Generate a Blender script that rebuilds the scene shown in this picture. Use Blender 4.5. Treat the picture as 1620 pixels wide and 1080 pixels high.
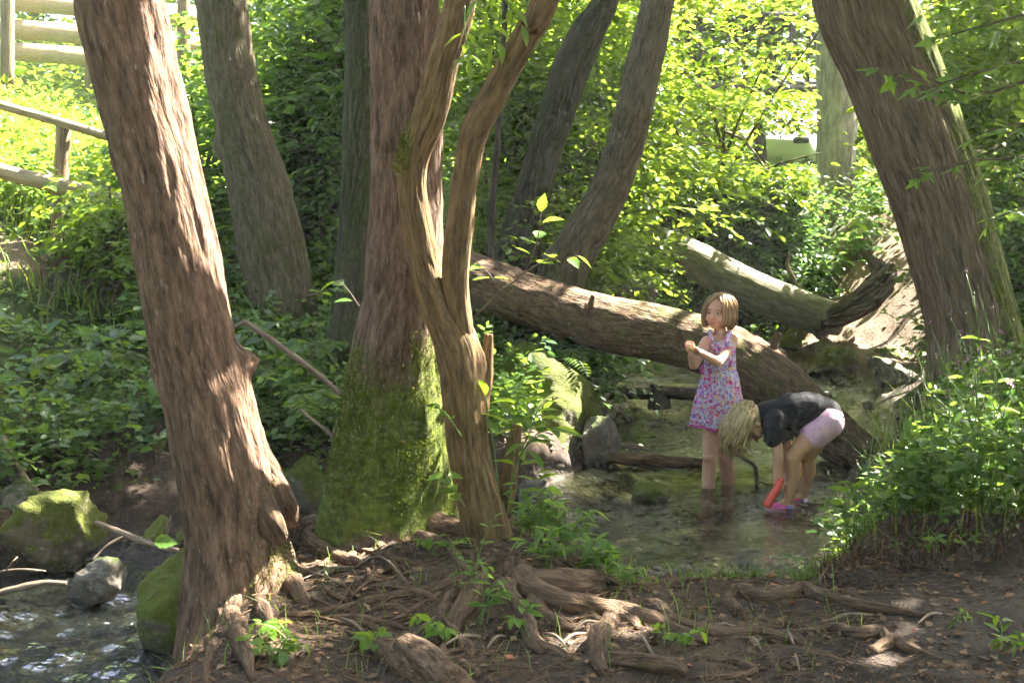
import bpy, bmesh, math, random
import numpy as np
from mathutils import Vector, Matrix, Quaternion

for _o in list(bpy.data.objects):
    bpy.data.objects.remove(_o)
SC = bpy.context.scene
COL = SC.collection
rng = np.random.default_rng(11)
random.seed(5)
R = math.radians

# ------------------------------------------------------------------ camera
CAMZ = 1.75
FPX, CX, CY = 1955.0, 810.0, 540.0
PITCH = math.atan(240 / FPX)
cam = bpy.data.cameras.new('camera')
cam.lens = FPX / 1620 * 36
cam.sensor_width = 36
cam.clip_start = 0.05
cam.clip_end = 600
cam_o = bpy.data.objects.new('camera', cam)
COL.objects.link(cam_o)
cam_o.location = (0, 0, CAMZ)
cam_o.rotation_euler = (math.pi / 2 - PITCH, 0, 0)
SC.camera = cam_o

# ------------------------------------------------------------------ light
SUN_EL, SUN_AZ = R(50), R(33)          # azimuth measured from +X towards +Y
S = np.array([math.cos(SUN_AZ) * math.cos(SUN_EL), math.sin(SUN_AZ) * math.cos(SUN_EL), math.sin(SUN_EL)])
world = bpy.data.worlds.new('World')
SC.world = world
world.use_nodes = True
wn = world.node_tree
wn.nodes.clear()
wo = wn.nodes.new('ShaderNodeOutputWorld')
wb = wn.nodes.new('ShaderNodeBackground')
ws = wn.nodes.new('ShaderNodeTexSky')
ws.sky_type = 'NISHITA'
ws.sun_disc = False
ws.sun_elevation = SUN_EL
ws.sun_rotation = math.pi / 2 - SUN_AZ
ws.air_density = 0.6
ws.dust_density = 4.0
ws.ozone_density = 0.6
wb.inputs['Strength'].default_value = 0.056
wn.links.new(ws.outputs[0], wb.inputs[0])
wn.links.new(wb.outputs[0], wo.inputs[0])
sun = bpy.data.lights.new('sun', 'SUN')
sun.energy = 5.0
sun.angle = R(0.53)
sun.color = (1.0, 0.95, 0.85)
sun_o = bpy.data.objects.new('sun', sun)
COL.objects.link(sun_o)
sun_o.rotation_euler = Vector(S).to_track_quat('Z', 'Y').to_euler()
SC.view_settings.view_transform = 'Standard'
SC.view_settings.look = 'None'
SC.view_settings.gamma = 1.0
SC.view_settings.use_curve_mapping = False
SC.view_settings.exposure = 3.95
SC.render.engine = 'CYCLES'
cy = SC.cycles
cy.max_bounces = 5
cy.diffuse_bounces = 3
cy.glossy_bounces = 3
cy.transmission_bounces = 4
cy.transparent_max_bounces = 4
cy.sample_clamp_indirect = 6
cy.caustics_reflective = False
cy.caustics_refractive = False
cy.use_denoising = True
cy.use_adaptive_sampling = True
cy.adaptive_threshold = 0.025
cy.volume_bounces = 0
cy.adaptive_min_samples = 16

# ------------------------------------------------------------------ helpers
CP, SP = math.cos(PITCH), math.sin(PITCH)


def ray(u, v):
    a = (u - CX) / FPX
    b = -(v - CY) / FPX
    return np.array([a, CP + b * SP, -SP + b * CP])


def P(u, v, Y):
    """point seen at photo position (u, v) that stands Y metres away"""
    d = ray(u, v)
    return np.array([0, 0, CAMZ]) + d * (Y / d[1])


def G(u, v, z=0.0):
    d = ray(u, v)
    return np.array([0, 0, CAMZ]) + d * ((z - CAMZ) / d[2])


def nrm(a):
    a = np.asarray(a, float)
    return a / np.maximum(np.linalg.norm(a, axis=-1, keepdims=True), 1e-9)


def ss(a, b, x):
    t = np.clip((x - a) / (b - a), 0, 1)
    return t * t * (3 - 2 * t)


def _h(ix, iy, iz, seed):
    n = (ix.astype(np.uint32) * np.uint32(374761393) + iy.astype(np.uint32) * np.uint32(668265263)
         + iz.astype(np.uint32) * np.uint32(2147483647) + np.uint32(seed * 1013904223 & 0xffffffff))
    n = (n ^ (n >> np.uint32(13))) * np.uint32(1274126177)
    n = n ^ (n >> np.uint32(16))
    n = n * np.uint32(2246822519)
    n = n ^ (n >> np.uint32(15))
    return n.astype(np.float64) / 2147483648.0 - 1.0


def vnoise(p, seed=0):
    p = np.asarray(p, float)
    i = np.floor(p).astype(np.int64)
    f = p - i
    u = f * f * (3 - 2 * f)
    x, y, z = i[:, 0], i[:, 1], i[:, 2]
    r = 0
    for dx in (0, 1):
        wx = u[:, 0] if dx else 1 - u[:, 0]
        for dy in (0, 1):
            wy = u[:, 1] if dy else 1 - u[:, 1]
            for dz in (0, 1):
                wz = u[:, 2] if dz else 1 - u[:, 2]
                r = r + wx * wy * wz * _h(x + dx, y + dy, z + dz, seed)
    return r


def fbm(p, seed=0, o=4, gain=0.5):
    p = np.asarray(p, float)
    r, a = 0, 1.0
    for k in range(o):
        r = r + a * vnoise(p * (2.03 ** k), seed + k)
        a *= gain
    return r


def make_mesh(name, V, F, mat=None, smooth=True, attrs=None):
    V = np.asarray(V, np.float32)
    me = bpy.data.meshes.new(name)
    fl = F if isinstance(F, list) else [F]
    fl = [np.asarray(f, np.int32) for f in fl if len(f)]
    nl = sum(f.size for f in fl)
    npoly = sum(len(f) for f in fl)
    me.vertices.add(len(V))
    me.vertices.foreach_set('co', V.ravel())
    me.loops.add(nl)
    me.polygons.add(npoly)
    me.loops.foreach_set('vertex_index', np.concatenate([f.ravel() for f in fl]))
    tot = np.concatenate([np.full(len(f), f.shape[1], np.int32) for f in fl])
    st = np.concatenate([[0], np.cumsum(tot)[:-1]]).astype(np.int32)
    me.polygons.foreach_set('loop_start', st)
    me.polygons.foreach_set('loop_total', tot)
    if smooth:
        me.polygons.foreach_set('use_smooth', np.ones(npoly, bool))
    for k, a in (attrs or {}).items():
        a = np.asarray(a, np.float32)
        if a.ndim == 2:
            at = me.attributes.new(k, 'FLOAT_VECTOR', 'POINT')
            at.data.foreach_set('vector', a.ravel())
        else:
            at = me.attributes.new(k, 'FLOAT', 'POINT')
            at.data.foreach_set('value', a)
    me.update(calc_edges=True)
    if mat is not None:
        me.materials.append(mat)
    return me


def link(name, me, parent=None, loc=None):
    o = bpy.data.objects.new(name, me)
    COL.objects.link(o)
    if parent is not None:
        o.parent = parent
    if loc is not None:
        o.location = loc
    return o


def thing(name, label, cat, loc, group=None):
    o = bpy.data.objects.new(name, None)
    o.empty_display_size = 0.1
    COL.objects.link(o)
    o.location = [float(c) for c in loc]
    o['label'] = label
    o['category'] = cat
    if group:
        o['group'] = group
    return o


def part(root, name, V, F, mat, smooth=True, attrs=None, stuff=False, label=None, base=None):
    """mesh given in world coordinates, linked under root (root has a location only)"""
    b = np.array(root.location) if base is None else base
    o = link(name, make_mesh(name, np.asarray(V) - b, F, mat, smooth, attrs), root)
    if stuff:
        o['kind'] = 'stuff'
    if label:
        o['label'] = label
    return o


def single(name, label, cat, V, F, mat, smooth=True, attrs=None, group=None, kind=None):
    V = np.asarray(V, float)
    b = np.array([V[:, 0].mean(), V[:, 1].mean(), V[:, 2].min()])
    o = link(name, make_mesh(name, V - b, F, mat, smooth, attrs), None, [float(c) for c in b])
    o['label'] = label
    if cat:
        o['category'] = cat
    if group:
        o['group'] = group
    if kind:
        o['kind'] = kind
    return o


def join(lst):
    """join [(V, F, attrs)] with F a list of face arrays"""
    Vs, Fs, At, n = [], {}, {}, 0
    for V, F, A in lst:
        for f in (F if isinstance(F, list) else [F]):
            f = np.asarray(f)
            if len(f):
                Fs.setdefault(f.shape[1], []).append(f + n)
        Vs.append(np.asarray(V, float))
        for k, a in (A or {}).items():
            At.setdefault(k, []).append(np.asarray(a))
        n += len(V)
    return np.concatenate(Vs), [np.concatenate(f) for f in Fs.values()], {k: np.concatenate(a) for k, a in At.items()}


def spline(pts, n):
    """Catmull-Rom through rows of pts (any width), n samples, spaced by arc length"""
    pts = np.asarray(pts, float)
    if len(pts) == 2:
        t = np.linspace(0, 1, n)[:, None]
        return pts[0] * (1 - t) + pts[1] * t
    p = np.vstack([2 * pts[0] - pts[1], pts, 2 * pts[-1] - pts[-2]])
    out = []
    for i in range(1, len(p) - 2):
        t = np.linspace(0, 1, 24, endpoint=False)[:, None]
        a, b, c, d = p[i - 1], p[i], p[i + 1], p[i + 2]
        out.append(0.5 * ((2 * b) + (-a + c) * t + (2 * a - 5 * b + 4 * c - d) * t ** 2 + (-a + 3 * b - 3 * c + d) * t ** 3))
    out = np.vstack(out + [pts[-1:]])
    s = np.concatenate([[0], np.cumsum(np.linalg.norm(np.diff(out[:, :3], axis=0), axis=1))])
    q = np.linspace(0, s[-1], n)
    return np.stack([np.interp(q, s, out[:, k]) for k in range(out.shape[1])], 1)


def tube(pts, radii, nu=12, step=None, n=None, amp=0.0, freq=6.0, stretch=0.25, seed=0, ridge=0.0, cap=True, shape=None, bumps=(), lump=0.0, zfine=None):
    """tapered tube along pts. amp: bark relief (m); lump: low frequency swelling (fraction); bumps: [(s01, angle, height, size)]"""
    q = np.column_stack([np.asarray(pts, float), np.asarray(radii, float)])
    L = np.linalg.norm(np.diff(q[:, :3], axis=0), axis=1).sum()
    if n is None:
        n = max(3, int(L / (step or 0.05)) + 1)
    q = spline(q, n)
    if zfine is not None:
        q = q[(q[:, 2] < zfine) | (np.arange(n) % 7 == 0)]
        n = len(q)
    p, r = q[:, :3], np.maximum(q[:, 3], 1e-4)
    t = nrm(np.gradient(p, axis=0))
    a = np.array([1.0, 0, 0]) if abs(t[0][0]) < 0.8 else np.array([0, 0, 1.0])
    e1 = np.zeros_like(p)
    a = nrm(a - t[0] * a.dot(t[0]))
    for i in range(n):
        a = nrm(a - t[i] * a.dot(t[i]))
        e1[i] = a
    e2 = np.cross(t, e1)
    th = np.linspace(0, 2 * math.pi, nu, endpoint=False)
    s = np.concatenate([[0], np.cumsum(np.linalg.norm(np.diff(p, axis=0), axis=1))])
    c, sn = np.cos(th), np.sin(th)
    r0 = r.mean()
    rest = np.empty((n, nu, 3))
    rest[:, :, 0] = r0 * c
    rest[:, :, 1] = r0 * sn
    rest[:, :, 2] = s[:, None]
    rf = rest.reshape(-1, 3)
    rr = np.repeat(r[:, None], nu, 1)
    if lump:
        rr = rr * (1 + lump * fbm(rf * np.array([1, 1, .5]) * (1.2 / max(r0, .02)) * .5 + seed * 7.1, seed + 3, 2).reshape(n, nu))
    if amp:
        d = fbm(rf * np.array([freq, freq, freq * stretch]) + seed * 3.7, seed, 4)
        if ridge:
            d = (1 - ridge) * d + ridge * (1 - 2 * np.abs(fbm(rf * np.array([freq, freq, freq * stretch]) * 1.3 + 9.1, seed + 17, 3)))
        rr = rr + amp * d.reshape(n, nu)
    for (s01, ang, hh, sz) in bumps:
        da = np.abs((th - ang + math.pi) % (2 * math.pi) - math.pi) * r0
        dd = (da[None, :] ** 2 + (s[:, None] - s01 * s[-1]) ** 2) / sz ** 2
        rr = rr + hh * np.exp(-dd) * (1 + .35 * fbm(rf * 30, seed + 5, 2).reshape(n, nu))
    if shape is not None:
        rr = rr * shape(s[:, None] / s[-1], th[None, :])
    V = p[:, None, :] + rr[:, :, None] * (c[None, :, None] * e1[:, None, :] + sn[None, :, None] * e2[:, None, :])
    V = V.reshape(-1, 3)
    i, j = np.meshgrid(np.arange(n - 1), np.arange(nu), indexing='ij')
    j2 = (j + 1) % nu
    F = np.stack([i * nu + j, i * nu + j2, (i + 1) * nu + j2, (i + 1) * nu + j], -1).reshape(-1, 4)
    Fs = [F]
    if cap:
        V = np.vstack([V, p[0] - t[0] * r[0] * .15, p[-1] + t[-1] * r[-1] * .15])
        rf = np.vstack([rf, [[0, 0, 0], [0, 0, s[-1]]]])
        jj = np.arange(nu)
        T = np.vstack([np.stack([(jj + 1) % nu, jj, np.full(nu, n * nu)], 1),
                       np.stack([(n - 1) * nu + jj, (n - 1) * nu + (jj + 1) % nu, np.full(nu, n * nu + 1)], 1)])
        Fs.append(T)
    return V, Fs, {'rest': rf + np.array([seed * 1.37, seed * .71, 0])}


def box(c, size, rot=None, bevel=0.0):
    bm = bmesh.new()
    bmesh.ops.create_cube(bm, size=1)
    bmesh.ops.scale(bm, vec=Vector(size), verts=bm.verts)
    if bevel:
        bmesh.ops.bevel(bm, geom=list(bm.edges), offset=bevel, segments=2, affect='EDGES')
    V = np.array([v.co[:] for v in bm.verts])
    F = {}
    for f in bm.faces:
        F.setdefault(len(f.verts), []).append([v.index for v in f.verts])
    bm.free()
    if rot is not None:
        V = V @ np.array(rot).T
    return V + np.asarray(c), [np.array(f) for f in F.values()], {}


def frame(z, up=(0, 0, 1)):
    """rotation matrix whose x column runs along z (direction), z column near up"""
    x = nrm(np.asarray(z, float))
    u = np.asarray(up, float)
    y = nrm(np.cross(u, x))
    w = np.cross(x, y)
    return np.stack([x, y, w], 1)


# ------------------------------------------------------------------ materials
def new_mat(name):
    m = bpy.data.materials.new(name)
    m.use_nodes = True
    nt = m.node_tree
    nt.nodes.clear()
    out = nt.nodes.new('ShaderNodeOutputMaterial')
    return m, nt, out


class N:
    """tiny node helper"""
    def __init__(s, nt):
        s.nt = nt

    def n(s, typ, inp=None, **kw):
        nd = s.nt.nodes.new(typ)
        for k, v in kw.items():
            setattr(nd, k, v)
        for k, v in (inp or {}).items():
            sock = nd.inputs[k]
            if hasattr(v, 'is_output') or isinstance(v, bpy.types.NodeSocket):
                s.nt.links.new(v, sock)
            else:
                sock.default_value = v
        return nd

    def ramp(s, fac, stops):
        nd = s.nt.nodes.new('ShaderNodeValToRGB')
        cr = nd.color_ramp
        while len(cr.elements) < len(stops):
            cr.elements.new(0.5)
        for e, (p, c) in zip(cr.elements, stops):
            e.position = p
            e.color = (*c, 1) if len(c) == 3 else c
        s.nt.links.new(fac, nd.inputs[0])
        return nd.outputs[0]

    def mix(s, fac, a, b, mode='MIX'):
        nd = s.nt.nodes.new('ShaderNodeMix')
        nd.data_type = 'RGBA'
        nd.blend_type = mode
        for sock, v in ((nd.inputs[0], fac), (nd.inputs[6], a), (nd.inputs[7], b)):
            if isinstance(v, bpy.types.NodeSocket):
                s.nt.links.new(v, sock)
            elif isinstance(v, (tuple, list)):
                sock.default_value = (*v, 1) if len(v) == 3 else v
            else:
                sock.default_value = v
        return nd.outputs[2]

    def math(s, op, a, b=0.0, clamp=False):
        nd = s.nt.nodes.new('ShaderNodeMath')
        nd.operation = op
        nd.use_clamp = clamp
        for sock, v in ((nd.inputs[0], a), (nd.inputs[1], b)):
            if isinstance(v, bpy.types.NodeSocket):
                s.nt.links.new(v, sock)
            else:
                sock.default_value = v
        return nd.outputs[0]

    def noise(s, vec, scale, detail=5, rough=.55, dist=0.0):
        return s.n('ShaderNodeTexNoise', {'Vector': vec, 'Scale': scale, 'Detail': detail, 'Roughness': rough, 'Distortion': dist}).outputs[0]

    def attr(s, name, what='Fac'):
        return s.n('ShaderNodeAttribute', attribute_name=name).outputs[what]


def pos_node(k):
    return k.n('ShaderNodeNewGeometry').outputs['Position']


def bark(name, dark, light, moss=(.07, .10, .012), ridge=14, stretch=.16, bump=.018, fleck=(.45, .40, .36), fleck_amt=.25, tint=None, rough=.9, crack=.3):
    m, nt, out = new_mat(name)
    k = N(nt)
    rest = k.attr('rest', 'Vector')
    mp = k.n('ShaderNodeMapping', {'Vector': rest, 'Scale': (1, 1, stretch)}).outputs[0]
    n1 = k.noise(mp, ridge, 7, .62, .6)
    n2 = k.noise(rest, 5, 4)
    n3 = k.noise(mp, ridge * 4.5, 4, .6)
    wrp = k.n('ShaderNodeVectorMath', {0: mp, 1: k.n('ShaderNodeVectorMath', {0: k.n('ShaderNodeTexNoise', {'Vector': mp, 'Scale': ridge * 1.4, 'Detail': 3.0}).outputs['Color'], 1: (.07, .07, .07)}, operation='MULTIPLY').outputs[0]}, operation='ADD').outputs[0]
    vor = k.n('ShaderNodeTexVoronoi', {'Vector': wrp, 'Scale': ridge * 1.1, 'Randomness': 1.0}, feature='DISTANCE_TO_EDGE').outputs['Distance']
    crack = k.math('MULTIPLY', vor, 3.0, True)
    hgt = k.math('ADD', k.math('MULTIPLY', n1, .9), k.math('ADD', k.math('MULTIPLY', crack, .25), k.math('MULTIPLY', n3, .3)))
    col = k.ramp(k.math('ADD', k.math('MULTIPLY', n1, .75), k.math('MULTIPLY', n3, .25)), [(.36, tuple(c * .7 for c in dark)), (.5, tuple((a + b) / 2 for a, b in zip(dark, light))), (.64, tuple(c * 1.2 for c in light))])
    col = k.mix(k.ramp(n2, [(.35, (0, 0, 0)), (.7, (1, 1, 1))]), col, tint or tuple(c * .75 for c in light), 'MIX')
    col = k.mix(.55, col, k.ramp(k.noise(mp, ridge * 2.2, 6, .7), [(.38, tuple(c * .6 for c in dark)), (.62, tuple(c * 1.25 for c in light))]))
    crk = k.ramp(k.math('ADD', vor, k.math('MULTIPLY', k.math('SUBTRACT', n3, .5), .25)), [(.0, (1, 1, 1)), (.16, (0, 0, 0))])
    col = k.mix(k.math('MULTIPLY', crk, crack), col, tuple(c * .5 for c in dark))
    fl = k.ramp(k.noise(mp, 95, 3, .6), [(.62, (0, 0, 0)), (.72, (1, 1, 1))])
    col = k.mix(k.math('MULTIPLY', fl, fleck_amt), col, fleck)
    ms = k.attr('moss')
    mn = k.noise(rest, 9, 6, .65)
    mf = k.ramp(k.math('ADD', ms, k.math('MULTIPLY', k.math('MULTIPLY', k.math('SUBTRACT', mn, .5), 1.3), k.math('MULTIPLY', ms, 4.0, True))), [(.30, (0, 0, 0)), (.72, (1, 1, 1))])
    mcol = k.mix(k.ramp(k.noise(rest, 40, 4), [(.35, (0, 0, 0)), (.65, (1, 1, 1))]), tuple(c * .55 for c in moss), tuple(c * 1.25 for c in moss))
    col = k.mix(mf, col, mcol)
    fine = k.noise(rest, 160, 3, .7)
    hgt = k.math('ADD', hgt, k.math('MULTIPLY', fine, k.math('ADD', .06, k.math('MULTIPLY', mf, .25))))
    bp = k.n('ShaderNodeBump', {'Height': hgt, 'Strength': 1.0, 'Distance': bump * 2.2}).outputs[0]
    b = k.n('ShaderNodeBsdfPrincipled', {'Base Color': col, 'Roughness': rough, 'Normal': bp, 'Specular IOR Level': .25})
    nt.links.new(b.outputs[0], out.inputs[0])
    return m


def leaf_mat(name, lo, hi, trans=(.20, .34, .03), tamt=.45, rough=.42, spec=.5):
    m, nt, out = new_mat(name)
    k = N(nt)
    r = k.attr('rnd')
    col = k.ramp(r, [(0, tuple(c * .65 for c in lo)), (.5, tuple((a + b) / 2 for a, b in zip(lo, hi))), (.93, tuple(c * 1.15 for c in hi)), (1, (hi[0] * 2.0, hi[1] * 1.15, hi[2]))])
    tc = k.ramp(r, [(0, tuple(c * .55 for c in trans)), (.93, tuple(c * 1.15 for c in trans)), (1, (trans[0] * 1.5, trans[1] * 1.05, trans[2]))])
    b = k.n('ShaderNodeBsdfPrincipled', {'Base Color': col, 'Roughness': rough, 'Specular IOR Level': spec})
    t = k.n('ShaderNodeBsdfTranslucent', {'Color': tc})
    mx = k.n('ShaderNodeMixShader', {0: tamt, 1: b.outputs[0], 2: t.outputs[0]})
    nt.links.new(mx.outputs[0], out.inputs[0])
    return m


def leaf_mat_obj(name, lo, hi, trans, tamt=.5):
    """for single leaf objects: variation per object, veins from object space"""
    m, nt, out = new_mat(name)
    k = N(nt)
    r = k.n('ShaderNodeObjectInfo').outputs['Random']
    tc0 = k.n('ShaderNodeTexCoord').outputs['Object']
    sep = k.n('ShaderNodeSeparateXYZ', {0: tc0})
    ay = k.math('ABSOLUTE', sep.outputs[1])
    wave = k.math('SINE', k.math('MULTIPLY', k.math('SUBTRACT', sep.outputs[0], k.math('MULTIPLY', ay, .6)), 45.0))
    vein = k.math('ADD', k.math('MULTIPLY', k.ramp(wave, [(.8, (0, 0, 0)), (1, (1, 1, 1))]), .25), k.ramp(ay, [(.0, (1, 1, 1)), (.025, (0, 0, 0))]))
    col = k.mix(r, lo, hi)
    col = k.mix(k.math('MULTIPLY', vein, .3), col, tuple(c * 1.8 for c in hi))
    blot = k.noise(tc0, 6, 4)
    tcol = k.mix(k.ramp(blot, [(.3, (0, 0, 0)), (.7, (1, 1, 1))]), tuple(c * .75 for c in trans), trans)
    b = k.n('ShaderNodeBsdfPrincipled', {'Base Color': col, 'Roughness': .4, 'Specular IOR Level': .45})
    t = k.n('ShaderNodeBsdfTranslucent', {'Color': tcol})
    mx = k.n('ShaderNodeMixShader', {0: tamt, 1: b.outputs[0], 2: t.outputs[0]})
    nt.links.new(mx.outputs[0], out.inputs[0])
    return m


def plain(name, col, rough=.6, var=.25, scale=30, spec=.4, bump=0.0, coord='Object', sss=0.0):
    m, nt, out = new_mat(name)
    k = N(nt)
    v = k.n('ShaderNodeTexCoord').outputs[coord]
    n = k.noise(v, scale, 4)
    c = k.mix(k.ramp(n, [(.3, (0, 0, 0)), (.7, (1, 1, 1))]), tuple(x * (1 - var) for x in col), tuple(min(1, x * (1 + var)) for x in col))
    inp = {'Base Color': c, 'Roughness': rough, 'Specular IOR Level': spec}
    if bump:
        inp['Normal'] = k.n('ShaderNodeBump', {'Height': n, 'Strength': .6, 'Distance': bump}).outputs[0]
    if sss:
        inp['Subsurface Weight'] = sss
        inp['Subsurface Radius'] = (.012, .005, .003)
    b = k.n('ShaderNodeBsdfPrincipled', inp)
    nt.links.new(b.outputs[0], out.inputs[0])
    return m


def rock_mat(name, dark, light, moss=(.06, .085, .012), amt=.5, wet=0.0):
    m, nt, out = new_mat(name)
    k = N(nt)
    g = k.n('ShaderNodeNewGeometry')
    tc = k.n('ShaderNodeTexCoord').outputs['Object']
    oi = k.n('ShaderNodeObjectInfo').outputs['Random']
    vec = k.n('ShaderNodeVectorMath', {0: g.outputs['Position'], 1: (3.1, 1.7, 5.3)}, operation='ADD').outputs[0]
    n1 = k.noise(vec, 7, 8, .65, .4)
    n2 = k.noise(vec, 38, 5, .6)
    n3 = k.noise(vec, 3.2, 5, .6, .5)
    col = k.ramp(k.math('ADD', k.math('MULTIPLY', n1, .7), k.math('MULTIPLY', n2, .3)), [(.32, dark), (.68, light)])
    col = k.mix(k.ramp(n2, [(.60, (0, 0, 0)), (.72, (1, 1, 1))]), col, tuple(min(1, c * 1.5) for c in light))
    nz = k.n('ShaderNodeSeparateXYZ', {0: g.outputs['Normal']}).outputs[2]
    mk = k.math('ADD', k.math('MULTIPLY', nz, .35), k.math('ADD', k.math('MULTIPLY', n3, 1.3), k.math('SUBTRACT', k.math('MULTIPLY', k.noise(vec, 24, 4), .5), 1.25 - amt)))
    mk = k.ramp(mk, [(.42, (0, 0, 0)), (.58, (1, 1, 1))])
    mc = k.mix(n2, tuple(c * .5 for c in moss), tuple(c * 1.5 for c in moss))
    col = k.mix(mk, col, mc)
    h = k.math('ADD', n1, k.math('ADD', k.math('MULTIPLY', n2, .35), k.math('MULTIPLY', k.math('MULTIPLY', k.noise(vec, 140, 3), mk), .5)))
    bp = k.n('ShaderNodeBump', {'Height': h, 'Strength': .8, 'Distance': .025}).outputs[0]
    pz = k.n('ShaderNodeSeparateXYZ', {0: g.outputs['Position']}).outputs[2]
    wetf = k.ramp(k.math('ADD', pz, k.math('MULTIPLY', n1, .05)), [(.03, (1, 1, 1)), (.10, (0, 0, 0))])
    col = k.mix(k.math('MULTIPLY', wetf, .65), col, tuple(c * .3 for c in dark))
    rg = k.math('SUBTRACT', .85, k.math('MULTIPLY', wetf, .6))
    b = k.n('ShaderNodeBsdfPrincipled', {'Base Color': col, 'Roughness': rg, 'Normal': bp, 'Specular IOR Level': .4})
    nt.links.new(b.outputs[0], out.inputs[0])
    return m


M = {}
M['bark_red'] = bark('bark_reddish', (.034, .020, .013), (.23, .135, .085), ridge=20, stretch=.22, bump=.008, fleck=(.5, .42, .38), fleck_amt=.4, tint=(.15, .085, .05), crack=.6)
M['bark_moss'] = bark('bark_brown_plates', (.034, .022, .014), (.20, .130, .085), ridge=17, stretch=.26, bump=.011, fleck=(.36, .33, .29), fleck_amt=.35, tint=(.16, .085, .055), moss=(.105, .135, .016), crack=.65)
M['bark_tan'] = bark('bark_tan', (.055, .033, .014), (.24, .15, .068), ridge=24, stretch=.16, bump=.007, fleck_amt=.12, fleck=(.5, .44, .32), moss=(.14, .14, .02), tint=(.15, .095, .035))
M['bark_grey'] = bark('bark_grey', (.045, .034, .021), (.19, .145, .09), ridge=20, stretch=.22, bump=.010, fleck_amt=.2, moss=(.07, .09, .015), tint=(.12, .10, .06))
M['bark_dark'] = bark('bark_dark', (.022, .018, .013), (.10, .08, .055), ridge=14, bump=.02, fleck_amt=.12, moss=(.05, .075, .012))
M['bark_oak'] = bark('bark_deep_ridges', (.045, .030, .018), (.24, .175, .11), ridge=18, stretch=.10, bump=.018, fleck_amt=.1, moss=(.11, .13, .014), tint=(.18, .12, .07))
M['bark_log'] = bark('bark_log', (.045, .028, .016), (.20, .125, .072), ridge=26, stretch=.3, bump=.009, fleck_amt=.25, moss=(.10, .11, .02), tint=(.14, .075, .042))
M['bark_pale'] = bark('bark_smooth_pale', (.12, .105, .075), (.31, .28, .21), ridge=7, stretch=.3, bump=.006, fleck_amt=.2, moss=(.12, .13, .03), tint=(.23, .22, .15))
M['root'] = bark('root_bark', (.04, .024, .015), (.17, .105, .062), ridge=26, stretch=.25, bump=.010, fleck_amt=.15, moss=(.12, .125, .015))
M['twig'] = bark('dry_twig', (.08, .058, .04), (.32, .24, .17), ridge=40, stretch=.1, bump=.003, fleck_amt=.1)
M['stem'] = plain('green_stem', (.10, .16, .03), .5, .3, 20)
M['stem_brown'] = plain('brown_stem', (.09, .06, .035), .7, .3, 20)
M['moss_fuzz'] = leaf_mat('moss_fuzz', (.05, .07, .008), (.13, .155, .02), trans=(.16, .2, .02), tamt=.3, rough=.8, spec=.1)
M['leaf_canopy'] = leaf_mat('leaf_canopy', (.035, .085, .012), (.075, .15, .02), trans=(.20, .34, .03), tamt=.42)
M['leaf_bright'] = leaf_mat('leaf_bright', (.06, .13, .014), (.12, .21, .025), trans=(.36, .50, .035), tamt=.52, rough=.38)
M['leaf_mid'] = leaf_mat('leaf_mid', (.045, .11, .018), (.09, .18, .03), trans=(.26, .42, .04), tamt=.48, rough=.38)
M['leaf_blue'] = leaf_mat('leaf_bluish', (.045, .10, .035), (.08, .16, .055), trans=(.20, .36, .06), tamt=.42, rough=.36)
M['leaf_herb'] = leaf_mat('leaf_herb', (.05, .112, .016), (.10, .19, .028), trans=(.26, .40, .04), tamt=.45, rough=.42)
M['grass'] = leaf_mat('grass_blade', (.055, .11, .015), (.13, .20, .035), trans=(.28, .42, .04), tamt=.45, rough=.5)
M['litter'] = leaf_mat('dead_leaf', (.06, .035, .018), (.24, .15, .085), trans=(.12, .06, .02), tamt=.15, rough=.8, spec=.2)
M['big_leaf'] = leaf_mat_obj('sapling_leaf', (.06, .14, .015), (.11, .22, .03), (.42, .60, .04), .52)
M['maple_leaf'] = leaf_mat_obj('maple_leaf', (.05, .12, .018), (.09, .18, .03), (.34, .52, .05), .52)
M['bract'] = plain('flower_bract', (.10, .09, .03), .6)
M['pink'] = plain('pink_petal', (.62, .20, .50), .6, .2, 60)
M['rock'] = rock_mat('mossy_rock', (.07, .058, .046), (.25, .21, .17), amt=.55)
M['rock_moss'] = rock_mat('very_mossy_rock', (.07, .06, .045), (.26, .21, .16), moss=(.10, .115, .012), amt=.92)
M['rock_bare'] = rock_mat('bare_rock', (.08, .065, .055), (.28, .23, .19), amt=.30)
M['rail'] = bark('rail_wood', (.20, .15, .085), (.42, .34, .21), ridge=30, stretch=.06, bump=.003, fleck_amt=.1, rough=.75)
M['post'] = bark('post_wood', (.14, .095, .05), (.30, .22, .12), ridge=30, stretch=.06, bump=.003, fleck_amt=.1, rough=.8)
M['plank'] = bark('plank_wood', (.40, .30, .15), (.58, .47, .27), ridge=40, stretch=.02, bump=.0005, fleck_amt=.05, rough=.75)
M['iron'] = plain('bridge_timber', (.085, .065, .05), .8, .3, 12, bump=.004)
M['deck'] = plain('bridge_deck', (.20, .175, .14), .85, .3, 9, bump=.004)
M['car_white'] = plain('car_paint', (.72, .73, .75), .18, .02, 3, .6)
M['glass'] = plain('dark_glass', (.03, .035, .04), .06, .05, 3, .7)
M['rubber'] = plain('rubber', (.02, .02, .02), .7)
M['metal'] = plain('wheel_metal', (.4, .4, .42), .3)
M['lamp_glass'] = plain('lamp_glass', (.6, .25, .2), .15)
M['skin'] = plain('skin', (.62, .34, .225), .5, .08, 14, .35, sss=.12)
M['skin_tan'] = plain('skin_warm', (.60, .32, .20), .5, .08, 14, .35, sss=.12)
M['hair_a'] = leaf_mat('light_brown_hair', (.22, .125, .055), (.58, .37, .18), trans=(.4, .28, .14), tamt=.15, rough=.38, spec=.5)
M['hair_b'] = leaf_mat('blond_hair', (.30, .20, .085), (.60, .45, .23), trans=(.6, .45, .22), tamt=.15, rough=.38, spec=.5)
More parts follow.
